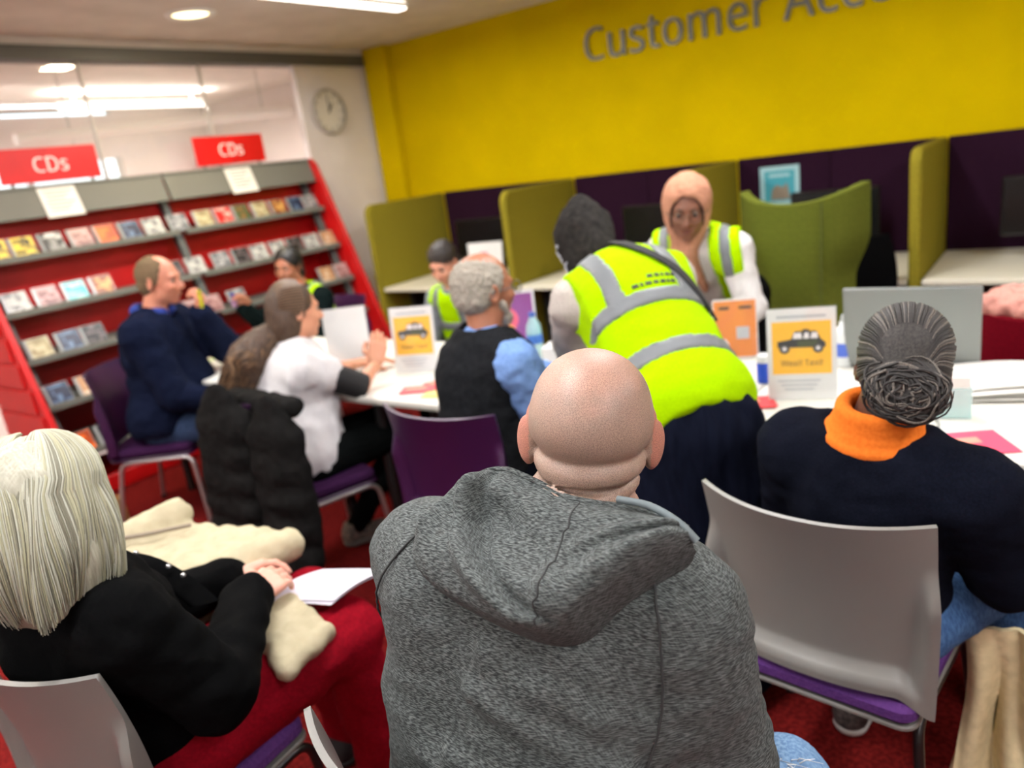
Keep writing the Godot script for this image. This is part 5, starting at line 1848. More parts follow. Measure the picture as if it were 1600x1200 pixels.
# ---- grey haired man in a gilet and blue shirt
func grey_man():
	var J := seated(Vector3(-1.66, 0.52, -1.97), -0.5, Vector3(-1.62, 1.055, -2.05), 0.2)
	J.w = 0.165
	J.d = 0.14
	J.belly = 0.08
	J.shL = Vector3(-1.78, 0.97, -2.15)
	J.shR = Vector3(-1.455, 0.97, -1.97)
	J.elR = Vector3(-1.42, 0.74, -2.06)
	J.wrR = Vector3(-1.5, 0.78, -2.29)
	J.elL = Vector3(-1.8, 0.76, -2.28)
	J.wrL = Vector3(-1.66, 0.785, -2.42)
	J.kneeR.z = -2.32
	J.kneeL.z = -2.4
	var t := person("grey haired bearded man in a charcoal gilet over a blue shirt", J)
	var T := head_xf(Vector3(-1.63, 1.2, -2.08), -0.35, -0.08, -0.05, 1.05)
	var sk := skin("skin_tan", Color(0.62, 0.4, 0.29))
	body(t, J, T, sk, [hand_prims(J.wrR, Vector3(-0.3, 0, -0.9), Vector3(0, -1, 0), -1, 0.25), hand_prims(J.wrL, Vector3(0.3, 0, -0.9), Vector3(0, -1, 0), 1, 0.25)], 0.005)
	eyes(t, T)
	glasses(t, T, mat("glasses_grey", Color(0.4, 0.4, 0.4), 0.3, 0.7))
	var blue := mat_noise("blue_shirt", Color(0.49, 0.62, 0.83), Color(0.43, 0.56, 0.77), 0.9, 90.0, 0.2)
	var P := torso(J, 0.006, 0.05)
	for s in ["R", "L"]:
		P.append_array(arm(J, s, 0.022, 1.2))
	P.append(["p", Vector3(0, -1, 0), -0.5, 0.0])
	var sh := garment(t, "blue_shirt", P, 0.012, blue, 0.009, Vector3(14, 20, 14))
	# collar
	var ax: Vector3 = (T * Vector3(0, -0.07, 0.02) - J.neck).normalized()
	var C := []
	for i in 14:
		var a0 := lerpf(-2.4, 2.4, i / 14.0)
		var a1 := lerpf(-2.4, 2.4, (i + 1) / 14.0)
		C.append(["c", J.neck + ax * 0.0 + Vector3(sin(a0) * 0.084, -0.012 * absf(a0), cos(a0) * 0.084), J.neck + Vector3(sin(a1) * 0.084, -0.012 * absf(a1), cos(a1) * 0.084), 0.024, 0.024, 0.01])
	part("collar", skin_mesh([sdf(C, 0.007)], t.position), blue, sh)
	var gil := mat_noise("gilet_grey", Color(0.125, 0.13, 0.14), Color(0.09, 0.095, 0.105), 0.85, 60.0, 0.25)
	var G := torso(J, 0.03, 0.05)
	for s in [-1.0, 1.0]:
		G.append(["p", J.right * s, (J.right * s).dot(J.hip) + 0.2, 0.0])
	G.append(["p", Vector3(0, -1, 0), -0.47, 0.0])
	G.append(["-c", J.neck + Vector3(0, 0.0, 0), J.neck + Vector3(0, 0.12, 0), 0.085, 0.1, 0.01])
	garment(t, "gilet", G, 0.012, gil, 0.008)
	var wh := mat_noise("hair_grey", Color(0.68, 0.65, 0.6), Color(0.52, 0.5, 0.46), 0.85, 160.0, 0.5)
	var Hh := [te(T, Vector3(0, 0.025, 0.018), Vector3(0.083, 0.09, 0.101), 0.02), te(T, Vector3(0, -0.03, 0.05), Vector3(0.072, 0.05, 0.055), 0.03), te(T, Vector3(0, 0.0, -0.09), Vector3(0.09, 0.1, 0.085), 0.01, "-e"), te(T, Vector3(-0.01, 0.135, 0.01), Vector3(0.06, 0.045, 0.08), 0.012, "-e")]
	garment(t, "hair", Hh, 0.006, wh, 0.006, Vector3(45, 45, 45))
	var Bd := [tc(T, Vector3(-0.058, -0.05, -0.03), Vector3(-0.03, -0.1, -0.06), 0.018, 0.022, 0.02), tc(T, Vector3(-0.03, -0.1, -0.06), Vector3(0.03, -0.1, -0.06), 0.024, 0.024, 0.02), tc(T, Vector3(0.03, -0.1, -0.06), Vector3(0.058, -0.05, -0.03), 0.022, 0.018, 0.02), tc(T, Vector3(-0.022, -0.05, -0.093), Vector3(0.022, -0.05, -0.093), 0.007, 0.007, 0.01)]
	garment(t, "beard", Bd, 0.006, wh, 0.004, Vector3(45, 45, 45))
	var Q := [["e", J.hip, Vector3(0.19, 0.13, 0.15), Basis(), 0.05]]
	for s in ["R", "L"]:
		Q.append_array(leg(J, s, 0.014))
	Q.append(["p", Vector3(0, 1, 0), 0.62, 0.0])
	garment(t, "trousers", Q, 0.018, mat_noise("navy_trousers", Color(0.05, 0.06, 0.09), Color(0.035, 0.04, 0.065), 0.9, 80.0, 0.2), 0.006)
	shoes(t, J, mat("shoe_dark", Color(0.1, 0.1, 0.11), 0.6), mat("sole_dark", Color(0.08, 0.08, 0.08), 0.7))

	t.position.x -= 0.025

# ---- woman in the white T-shirt
func tshirt_woman():
	var J := seated(Vector3(-2.5, 0.51, -1.93), -0.55, Vector3(-2.56, 0.965, -2.02), 0.165)
	J.w = 0.155
	J.d = 0.12
	J.shR = Vector3(-2.41, 0.91, -1.93)
	J.shL = Vector3(-2.69, 0.9, -2.12)
	J.elR = Vector3(-2.33, 0.775, -2.14)
	J.wrR = Vector3(-2.37, 0.83, -2.28)
	J.elL = Vector3(-2.74, 0.77, -2.28)
	J.wrL = Vector3(-2.6, 0.79, -2.4)
	J.kneeR = Vector3(-2.32, 0.5, -2.34)
	J.ankR = Vector3(-2.52, 0.085, -2.12)
	J.kneeL = Vector3(-2.5, 0.52, -2.38)
	J.ankL = Vector3(-2.38, 0.085, -2.3)
	var t := person("woman with a long brown ponytail in a white T-shirt and black arm cuff", J)
	var T := head_xf(Vector3(-2.56, 1.12, -2.06), -0.35, -0.1, 0.05, 1.0)
	var sk := skin("skin_light", Color(0.78, 0.55, 0.43))
	body(t, J, T, sk, [hand_prims(J.wrR, Vector3(-0.1, 0.85, -0.5), Vector3(-0.7, -0.3, -0.6), -1, 0.35), hand_prims(J.wrL, Vector3(0.5, 0, -0.8), Vector3(0, -1, 0), 1, 0.3)], 0.006)
	eyes(t, T)
	var wt := mat_noise("white_tee", Color(0.86, 0.85, 0.85), Color(0.82, 0.81, 0.81), 0.9, 90.0, 0.2)
	var P := torso(J, 0.034, 0.06)
	P.append(["c", J.shR, J.shR.lerp(J.elR, 0.35), 0.08, 0.075, 0.03])
	P.append(["c", J.shL, J.shL.lerp(J.elL, 0.55), 0.085, 0.08, 0.03])
	P.append(["c", Vector3(-2.56, 0.64, -1.88), Vector3(-2.46, 0.54, -1.84), 0.16, 0.13, 0.06])
	P.append(["c", Vector3(-2.64, 0.8, -1.95), Vector3(-2.62, 0.66, -1.9), 0.1, 0.13, 0.06])
	P.append(["p", Vector3(0, -1, 0), -0.48, 0.0])
	P.append(["-c", J.neck + Vector3(0, 0.0, 0), J.neck + Vector3(0, 0.12, 0), 0.062, 0.08, 0.01])
	garment(t, "white_t_shirt", P, 0.012, wt, 0.014, Vector3(9, 6, 9))
	var d: Vector3 = (J.elR - J.shR).normalized()
	part("arm_cuff", tube([J.shR.lerp(J.elR, 0.42) - t.position, J.shR.lerp(J.elR, 0.7) - t.position, J.elR + d * 0.012 - t.position], [0.06, 0.061, 0.056], 24), mat("cuff_black", Color(0.07, 0.07, 0.075), 0.8), t)
	var Q := [["e", J.hip, Vector3(0.17, 0.13, 0.15), Basis(), 0.05]]
	for s in ["R", "L"]:
		Q.append_array(leg(J, s, 0.012))
	Q.append(["p", Vector3(0, 1, 0), 0.62, 0.0])
	garment(t, "trousers", Q, 0.016, mat_noise("black_green", Color(0.045, 0.055, 0.055), Color(0.03, 0.038, 0.038), 0.9, 80.0, 0.2), 0.006)
	shoes(t, J, mat_noise("trainer_pale", Color(0.6, 0.55, 0.5), Color(0.35, 0.34, 0.32), 0.6, 60.0, 0.1), mat("sole_grey", Color(0.5, 0.5, 0.48), 0.6))
	# brown hair gathered low and falling down the back
	var hm := mat_noise("hair_brown", Color(0.33, 0.24, 0.165), Color(0.2, 0.14, 0.095), 0.6, 60.0, 0.3, Vector3(3, 0.4, 3))
	var cap := [te(T, Vector3(0, 0.035, 0.02), Vector3(0.087, 0.094, 0.104), 0.02), te(T, Vector3(0, -0.045, 0.055), Vector3(0.088, 0.105, 0.072), 0.03), te(T, Vector3(0, -0.01, -0.09), Vector3(0.072, 0.085, 0.07), 0.01, "-e")]
	var hair := garment(t, "hair", cap, 0.007, hm, 0.004, Vector3(30, 12, 30))
	var tie := T * Vector3(-0.01, -0.09, 0.115)
	var tail := [tie, tie + Vector3(-0.04, -0.06, 0.07), Vector3(-2.68, 0.93, -1.85), Vector3(-2.73, 0.83, -1.8)]
	var tp := []
	var tl := curve(tail, 10)
	for i in tl.size() - 1:
		tp.append(["c", tl[i], tl[i + 1], 0.05 + 0.034 * sin(i / 9.0 * 2.7), 0.05 + 0.034 * sin((i + 1) / 9.0 * 2.7), 0.02])
	var pt := garment(t, "ponytail", tp, 0.008, hm, 0.006, Vector3(30, 12, 30))
	var rng := RandomNumberGenerator.new()
	rng.seed = 8
	var a1 := []
	var a2 := []
	for i in 260:
		var ph := rng.randf() * TAU
		var pts := []
		for j in tl.size():
			var r := (0.05 + 0.036 * sin(j / 10.0 * 2.7)) * rng.randf_range(0.95, 1.12)
			var pw := ph + 0.25 * sin(j * 0.9 + ph * 3.0)
			pts.append(tl[j] + Vector3(cos(pw) * r, sin(pw) * r * 0.4 - 0.004 * j * rng.randf(), sin(pw) * r))
		(a1 if i % 3 else a2).append(pts)
	for i in 200:
		var a := TAU * i / 200.0
		var pts := []
		for j in 11:
			var s := j / 10.0
			var dir := Vector3(sin(a) * cos(s * 1.3), cos(a) * cos(s * 1.3), -0.35 + 1.4 * s).normalized()
			var p := Vector3(dir.x * 0.088, 0.035 + dir.y * 0.096, 0.02 + dir.z * 0.106)
			pts.append(T * (p.lerp(Vector3(-0.01, -0.09, 0.12), smoothstep(0.55, 1.0, s) * 0.85) + dir * 0.004))
		if cos(a) > -0.6:
			(a1 if i % 4 else a2).append(pts)
	part("locks", strand_mesh(a1, 0.0028, t.position, 4), hm, hair)
	part("locks", strand_mesh(a2, 0.0028, t.position, 4), mat("lock_brown", Color(0.5, 0.38, 0.26), 0.55), hair)
	part("hair_clip", tube([tie + Vector3(-0.03, 0.0, 0.0) - t.position, tie + Vector3(0.03, 0.005, 0.0) - t.position], [0.034], 14), mat("clip_dark", Color(0.07, 0.06, 0.055), 0.3), t)

	t.position.x -= 0.11

# ---- man in the navy jacket by the rack
func navy_man():
	var J := seated(Vector3(-3.72, 0.52, -2.02), -0.95, Vector3(-3.66, 1.1, -2.06), 0.2)
	J.w = 0.18
	J.d = 0.14
	J.belly = 0.1
	var rt: Vector3 = J.right
	var fw: Vector3 = J.fwd
	J.elR = J.shR + Vector3(0, -0.31, 0) + fw * 0.1 + rt * 0.02
	J.wrR = J.elR + fw * 0.2 - rt * 0.1 - Vector3(0, 0.1, 0)
	J.elL = J.hip + fw * 0.36 - rt * 0.16 + Vector3(0, 0.3, 0)
	J.wrL = J.neck + fw * 0.22 - rt * 0.02 - Vector3(0, 0.04, 0)
	var t := person("man in a navy jacket resting his chin on his hand", J)
	var T := head_xf(Vector3(-3.62, 1.262, -2.11), -1.0, -0.12, 0.0, 1.02)
	var sk := skin("skin_ruddy", Color(0.76, 0.5, 0.4))
	body(t, J, T, sk, [hand_prims(J.wrL, Vector3(0, 0.8, 0) + fw * 0.2, -fw, 1, 1.1, 1.08), hand_prims(J.wrR, fw, Vector3(0, -1, 0), -1, 0.4)], 0.006)
	eyes(t, T)
	brows(t, T, mat("brow_grey", Color(0.4, 0.34, 0.28), 0.9))
	var navy := mat_noise("navy_wool", Color(0.075, 0.1, 0.18), Color(0.05, 0.07, 0.14), 0.95, 120.0, 0.3)
	var P := torso(J, 0.032, 0.055)
	for s in ["R", "L"]:
		P.append_array(arm(J, s, 0.03, 1.25))
	P.append(["c", J.hip + rt * 0.1 + Vector3(0, 0.06, 0), J.hip - rt * 0.1 + Vector3(0, 0.06, 0), 0.15, 0.15, 0.05])
	P.append(["p", Vector3(0, -1, 0), -0.5, 0.0])
	P.append(["-c", J.neck + Vector3(0, -0.01, 0) + fw * 0.03, J.neck + Vector3(0, 0.15, 0) + fw * 0.05, 0.065, 0.1, 0.01])
	P.append(["-c", J.neck + fw * 0.14, J.neck.lerp(J.hip, 0.45) + fw * 0.22, 0.05, 0.01, 0.01])
	garment(t, "navy_jacket", P, 0.013, navy, 0.009)
	var blue := mat("collar_blue", Color(0.09, 0.19, 0.5), 0.85)
	var C := []
	for i in 14:
		var a0 := lerpf(-2.5, 2.5, i / 14.0)
		var a1 := lerpf(-2.5, 2.5, (i + 1) / 14.0)
		var o: Vector3 = J.neck + Vector3(0, 0.032, 0)
		C.append(["c", o + rt * sin(a0) * 0.082 - fw * cos(a0) * 0.082 - Vector3(0, 0.012 * absf(a0), 0), o + rt * sin(a1) * 0.082 - fw * cos(a1) * 0.082 - Vector3(0, 0.012 * absf(a1), 0), 0.028, 0.028, 0.01])
	garment(t, "shirt_collar", C, 0.008, blue, 0.0)
	var hh := mat_noise("hair_greybrown", Color(0.47, 0.4, 0.31), Color(0.36, 0.3, 0.23), 0.85, 160.0, 0.4)
	var Hh := [te(T, Vector3(0, 0.028, 0.018), Vector3(0.083, 0.094, 0.1), 0.02), te(T, Vector3(0, -0.035, 0.05), Vector3(0.07, 0.05, 0.05), 0.03), te(T, Vector3(0, -0.01, -0.095), Vector3(0.1, 0.13, 0.085), 0.01, "-e"), te(T, Vector3(0, 0.14, -0.05), Vector3(0.07, 0.045, 0.07), 0.012, "-e")]
	garment(t, "hair", Hh, 0.007, hh, 0.003, Vector3(45, 45, 45))
	var jm := denim("denim_dark", Color(0.22, 0.29, 0.4), Color(0.15, 0.2, 0.3))
	var Q := [["e", J.hip, Vector3(0.19, 0.13, 0.16), Basis(), 0.05]]
	for s in ["R", "L"]:
		Q.append_array(leg(J, s, 0.014))
	Q.append(["p", Vector3(0, 1, 0), 0.62, 0.0])
	garment(t, "jeans", Q, 0.017, jm, 0.006)
	shoes(t, J, mat("shoe_pale", Color(0.62, 0.58, 0.54), 0.6), mat("sole_grey", Color(0.5, 0.5, 0.48), 0.6))

	t.position.x -= 0.13

# ---- two more across the table
func far_people():
	# woman with a raised hand
	var J := seated(Vector3(-3.98, 0.52, -3.38), PI + 0.15, Vector3(-3.99, 0.985, -3.25), 0.16)
	J.w = 0.145
	J.d = 0.105
	J.elR = Vector3(-4.2, 0.8, -3.05)
	J.wrR = Vector3(-4.14, 0.93, -2.9)
	J.kneeR = Vector3(-4.08, 0.5, -3.02)
	J.kneeL = Vector3(-3.88, 0.5, -3.02)
	J.ankR = Vector3(-4.08, 0.085, -3.05)
	J.ankL = Vector3(-3.88, 0.085, -3.05)
	var t := person("dark haired woman across the table raising one hand", J)
	var T := head_xf(Vector3(-3.99, 1.145, -3.19), PI + 0.35, -0.15, 0.1, 0.96)
	var sk := skin("skin_olive", Color(0.62, 0.4, 0.3))
	body(t, J, T, sk, [hand_prims(J.wrR, Vector3(0.25, 0.75, 0.3), Vector3(0.6, 0.0, 0.6), -1, 0.75), hand_prims(J.wrL, Vector3(0.3, 0, 0.9), Vector3(0, -1, 0), 1, 0.3)], 0.006)
	eyes(t, T)
	brows(t, T, mat("brow_dark", Color(0.08, 0.06, 0.05), 0.9))
	lips(t, T, mat("lips_pink", Color(0.55, 0.3, 0.26), 0.5))
	var dk := mat_noise("teal_dark", Color(0.05, 0.09, 0.09), Color(0.035, 0.065, 0.065), 0.9, 80.0, 0.2)
	var P := torso(J, 0.008, 0.05)
	for s in ["R", "L"]:
		P.append_array(arm(J, s, 0.018, 1.15))
	garment(t, "dark_top", P, 0.014, dk, 0.006)
	hi_vis(t, J, 0.028, 0.02, [0.3, 0.55], [-0.1, 0.1], 0.013)
	part("white_panel", skin_mesh([sdf([["c", J.neck + Vector3(0.0, -0.03, 0.1), J.neck + Vector3(0, -0.2, 0.16), 0.03, 0.045, 0.01]], 0.01)], t.position), mat("paper", Color(0.88, 0.87, 0.84), 0.8), t)
	garment(t, "orange_neckerchief", [["c", T * Vector3(-0.05, -0.13, -0.03), T * Vector3(0.05, -0.13, -0.04), 0.035, 0.03, 0.02], ["c", T * Vector3(0, -0.13, -0.05), T * Vector3(-0.01, -0.19, -0.075), 0.035, 0.012, 0.02]], 0.007, mat("orange_cloth", Color(0.9, 0.36, 0.07), 0.85), 0.003, Vector3(30, 30, 30))
	var blk := mat_noise("hair_black", Color(0.05, 0.042, 0.04), Color(0.03, 0.025, 0.024), 0.5, 60.0, 0.3, Vector3(3, 0.4, 3))
	garment(t, "hair", [te(T, Vector3(0, 0.038, 0.02), Vector3(0.087, 0.093, 0.104), 0.02), te(T, Vector3(0, -0.05, 0.05), Vector3(0.085, 0.1, 0.06), 0.03), te(T, Vector3(0, -0.025, -0.09), Vector3(0.066, 0.09, 0.075), 0.01, "-e")], 0.007, blk, 0.004, Vector3(30, 12, 30))
	var Q := [["e", J.hip, Vector3(0.16, 0.13, 0.13), Basis(), 0.05]]
	for s in ["R", "L"]:
		Q.append_array(leg(J, s, 0.012))
	garment(t, "trousers", Q, 0.019, mat_noise("black_fabric", Color(0.035, 0.035, 0.037), Color(0.02, 0.02, 0.022), 0.9, 80.0, 0.2), 0.005)
	shoes(t, J, mat("shoe_dark", Color(0.1, 0.1, 0.11), 0.6), mat("sole_dark", Color(0.08, 0.08, 0.08), 0.7))
	make_chair("purple shell chair under the dark haired woman across the table", mat("shell_purple", Color(0.19, 0.055, 0.21), 0.4), mats["plum_cushion"], mats["chrome_dull"], Vector3(-4.1, 0, -3.33), PI + 0.1)
	t.position.x -= 0.12
	# young helper looking down
	J = seated(Vector3(-2.88, 0.51, -3.5), PI, Vector3(-2.88, 0.945, -3.42), 0.145)
	J.w = 0.135
	J.d = 0.1
	J.kneeR = Vector3(-2.98, 0.5, -3.12)
	J.kneeL = Vector3(-2.78, 0.5, -3.12)
	J.ankR = Vector3(-2.98, 0.085, -3.14)
	J.ankL = Vector3(-2.78, 0.085, -3.14)
	t = person("young short haired helper in a lime vest looking down behind the poster", J, "helpers in lime vests")
	T = head_xf(Vector3(-2.87, 1.1, -3.34), PI + 0.15, -0.45, 0.0, 0.94)
	body(t, J, T, skin("skin_fair", Color(0.8, 0.56, 0.46)), [hand_prims(J.wrR, Vector3(0.3, 0, 0.9), Vector3(0, -1, 0), -1, 0.3), hand_prims(J.wrL, Vector3(-0.3, 0, 0.9), Vector3(0, -1, 0), 1, 0.3)], 0.006)
	eyes(t, T)
	brows(t, T, mat("brow_dark", Color(0.08, 0.06, 0.05), 0.9), 0.005)
	lips(t, T, mat("lips_pink", Color(0.55, 0.3, 0.26), 0.5))
	P = torso(J, 0.006, 0.05)
	for s in ["R", "L"]:
		P.append_array(arm(J, s, 0.016, 1.15))
	garment(t, "grey_top", P, 0.014, mat_noise("grey_top", Color(0.5, 0.52, 0.54), Color(0.44, 0.46, 0.48), 0.9, 80.0, 0.2), 0.006)
	hi_vis(t, J, 0.026, 0.02, [0.3, 0.55], [-0.09, 0.09], 0.013)
	garment(t, "hair", [te(T, Vector3(0, 0.045, 0.018), Vector3(0.085, 0.09, 0.104), 0.02), te(T, Vector3(0, -0.02, 0.05), Vector3(0.075, 0.06, 0.06), 0.03), te(T, Vector3(0, -0.03, -0.09), Vector3(0.075, 0.085, 0.075), 0.01, "-e")], 0.007, mat_noise("hair_darkbrown", Color(0.14, 0.1, 0.075), Color(0.09, 0.065, 0.05), 0.6, 60.0, 0.3), 0.005, Vector3(30, 30, 30))
	Q = [["e", J.hip, Vector3(0.15, 0.13, 0.13), Basis(), 0.05]]
	for s in ["R", "L"]:
		Q.append_array(leg(J, s, 0.012))
	garment(t, "trousers", Q, 0.019, mats["black_fabric"], 0.005)
	shoes(t, J, mat("shoe_dark", Color(0.1, 0.1, 0.11), 0.6), mat("sole_dark", Color(0.08, 0.08, 0.08), 0.7))
	make_chair("purple shell chair under the young helper across the table", mat("shell_purple", Color(0.19, 0.055, 0.21), 0.4), mats["plum_cushion"], mats["chrome_dull"], Vector3(-2.93, 0, -3.46), PI)
	t.position.x -= 0.05

# ---------------------------------------------------------------- things on the tables, walls and floor
func easel(label: String, at: Vector3, turn: float, group := "") -> Node3D:
	var t := thing("sign_holder", label, "sign holder", at, turn, group)
	var ac := StandardMaterial3D.new()
	ac.albedo_color = Color(0.92, 0.94, 0.94, 0.06)
	ac.transparency = BaseMaterial3D.TRANSPARENCY_ALPHA
	ac.roughness = 0.05
	var g := Node3D.new()
	g.name = "leaning_panel"
	t.add_child(g, true)
	g.rotation.x = -0.12
	part("acrylic_front", box_mesh(Vector3(0.216, 0.305, 0.002)), ac, g, Vector3(0, 0.156, 0.002))
	part("acrylic_foot", box_mesh(Vector3(0.216, 0.003, 0.09)), ac, t, Vector3(0, 0.002, -0.04))
	return t

func flat(o: Array) -> ArrayMesh:
	return slab(o, 0.0006, 0.0)

func disc(c: Vector2, r: float) -> ArrayMesh:
	return flat(arc_pts(c, r, 0, 345, 23))

func taxi_poster(t: Node3D):
	var g: Node3D = t.get_node("leaning_panel")
	var paper := part("poster", box_mesh(Vector3(0.21, 0.297, 0.001)), mat("paper_bright", Color(0.9, 0.9, 0.89), 0.7), g, Vector3(0, 0.155, 0))
	var yel := mat("print_yellow", Color(0.95, 0.72, 0.02), 0.7)
	var blk := mat("print_black", Color(0.08, 0.08, 0.07), 0.7)
	var grn := mat("print_olive", Color(0.2, 0.24, 0.06), 0.7)
	var wht := mat("print_white", Color(0.92, 0.9, 0.9), 0.6)
	var gry := mat("ink_grey", Color(0.45, 0.45, 0.45), 0.8)
	part("print_line", box_mesh(Vector3(0.15, 0.008, 0.0006)), mat("ink_pale", Color(0.68, 0.7, 0.72), 0.8), paper, Vector3(0, 0.122, 0.001))
	part("yellow_square", box_mesh(Vector3(0.18, 0.172, 0.0006)), yel, paper, Vector3(0, 0.02, 0.0008))
	part("taxi_body", flat([Vector2(-0.073, 0.022), Vector2(-0.073, 0.042), Vector2(-0.032, 0.048), Vector2(0.058, 0.048), Vector2(0.072, 0.036), Vector2(0.073, 0.02)]), blk, paper, Vector3(0, 0, 0.0016))
	part("taxi_side", flat([Vector2(-0.012, 0.023), Vector2(-0.012, 0.045), Vector2(0.05, 0.045), Vector2(0.055, 0.023)]), grn, paper, Vector3(0, 0, 0.0022))
	part("taxi_roof", flat([Vector2(-0.032, 0.048), Vector2(-0.02, 0.074), Vector2(0.046, 0.074), Vector2(0.058, 0.048)]), blk, paper, Vector3(0, 0, 0.0016))
	for q in [[-0.026, 0.002], [0.006, 0.024], [0.028, 0.05]]:
		part("taxi_window", flat([Vector2(q[0], 0.05), Vector2(q[0] + 0.004, 0.069), Vector2(q[1] - 0.002, 0.069), Vector2(q[1], 0.05)]), wht, paper, Vector3(0, 0, 0.0022))
	part("taxi_light", flat([Vector2(0.004, 0.074), Vector2(0.004, 0.08), Vector2(0.024, 0.08), Vector2(0.024, 0.074)]), blk, paper, Vector3(0, 0, 0.0016))
	for x in [-0.052, 0.05]:
		part("taxi_wheel", disc(Vector2(x, 0.018), 0.016), blk, paper, Vector3(0, 0, 0.0022))
		part("taxi_hub", disc(Vector2(x, 0.018), 0.0105), gry, paper, Vector3(0, 0, 0.0028))
		part("taxi_hub", disc(Vector2(x, 0.018), 0.005), wht, paper, Vector3(0, 0, 0.0034))
	var tm := TextMesh.new()
	tm.text = "Weal! Taxi!"
	tm.font = font("Droid Sans")
	tm.font_size = 32
	tm.pixel_size = 0.00084
	tm.depth = 0.0006
	part("lettering", tm, mat("print_brown", Color(0.3, 0.24, 0.03), 0.7), paper, Vector3(0, -0.03, 0.0014))
	for k in 3:
		part("print_line", box_mesh(Vector3(0.13 - 0.02 * k, 0.005, 0.0006)), mat("ink_pale", Color(0.68, 0.7, 0.72), 0.8), paper, Vector3(-0.01, -0.088 - 0.014 * k, 0.001))

func leaflet(label: String, at: Vector3, turn: float, size: Vector2, c: Color, n := 1):
	var t := thing("leaflet", label, "leaflet", at, turn, "leaflets on the table")
	var m := mat("leaf_%s" % c.to_html(), c, 0.6)
	for i in n:
		var s := part("sheet", box_mesh(Vector3(size.x, 0.0015, size.y)), m, t, Vector3(0.004 * sin(i * 2.0), 0.0015 + i * 0.002, 0.003 * cos(i * 3.0)), Vector3(0, 0.08 * sin(i * 1.7), 0))
		if i == n - 1:
			part("print_block", box_mesh(Vector3(size.x * 0.6, 0.0006, size.y * 0.25)), mat("leafprint_%s" % c.to_html(), c.lerp(Color(1, 0.85, 0.6), 0.55), 0.6), s, Vector3(-size.x * 0.08, 0.001, -size.y * 0.1))

func paper_grid(o: Vector3, ux: Vector3, vx: Vector3, bend: float, nu := 10, nv := 8) -> Array:
	var g := []
	for i in nu + 1:
		var row := []
		for j in nv + 1:
			var u := float(i) / nu
			var v := float(j) / nv
			row.append(o + ux * u + vx * v + Vector3(0, bend * sin(u * PI) + bend * 0.4 * sin(v * 2.0), 0))
		g.append(row)
	return g

func quilt(P: Array, a: Vector3, b: Vector3, side: Vector3, w0: float, w1: float, n: int, r: float, k := 0.03):
	for i in n:
		var s := (i + 0.5) / n
		var c := a.lerp(b, s)
		var w := lerpf(w0, w1, s) * 0.5
		P.append(["c", c - side * w, c + side * w, r, r * 0.95, k])

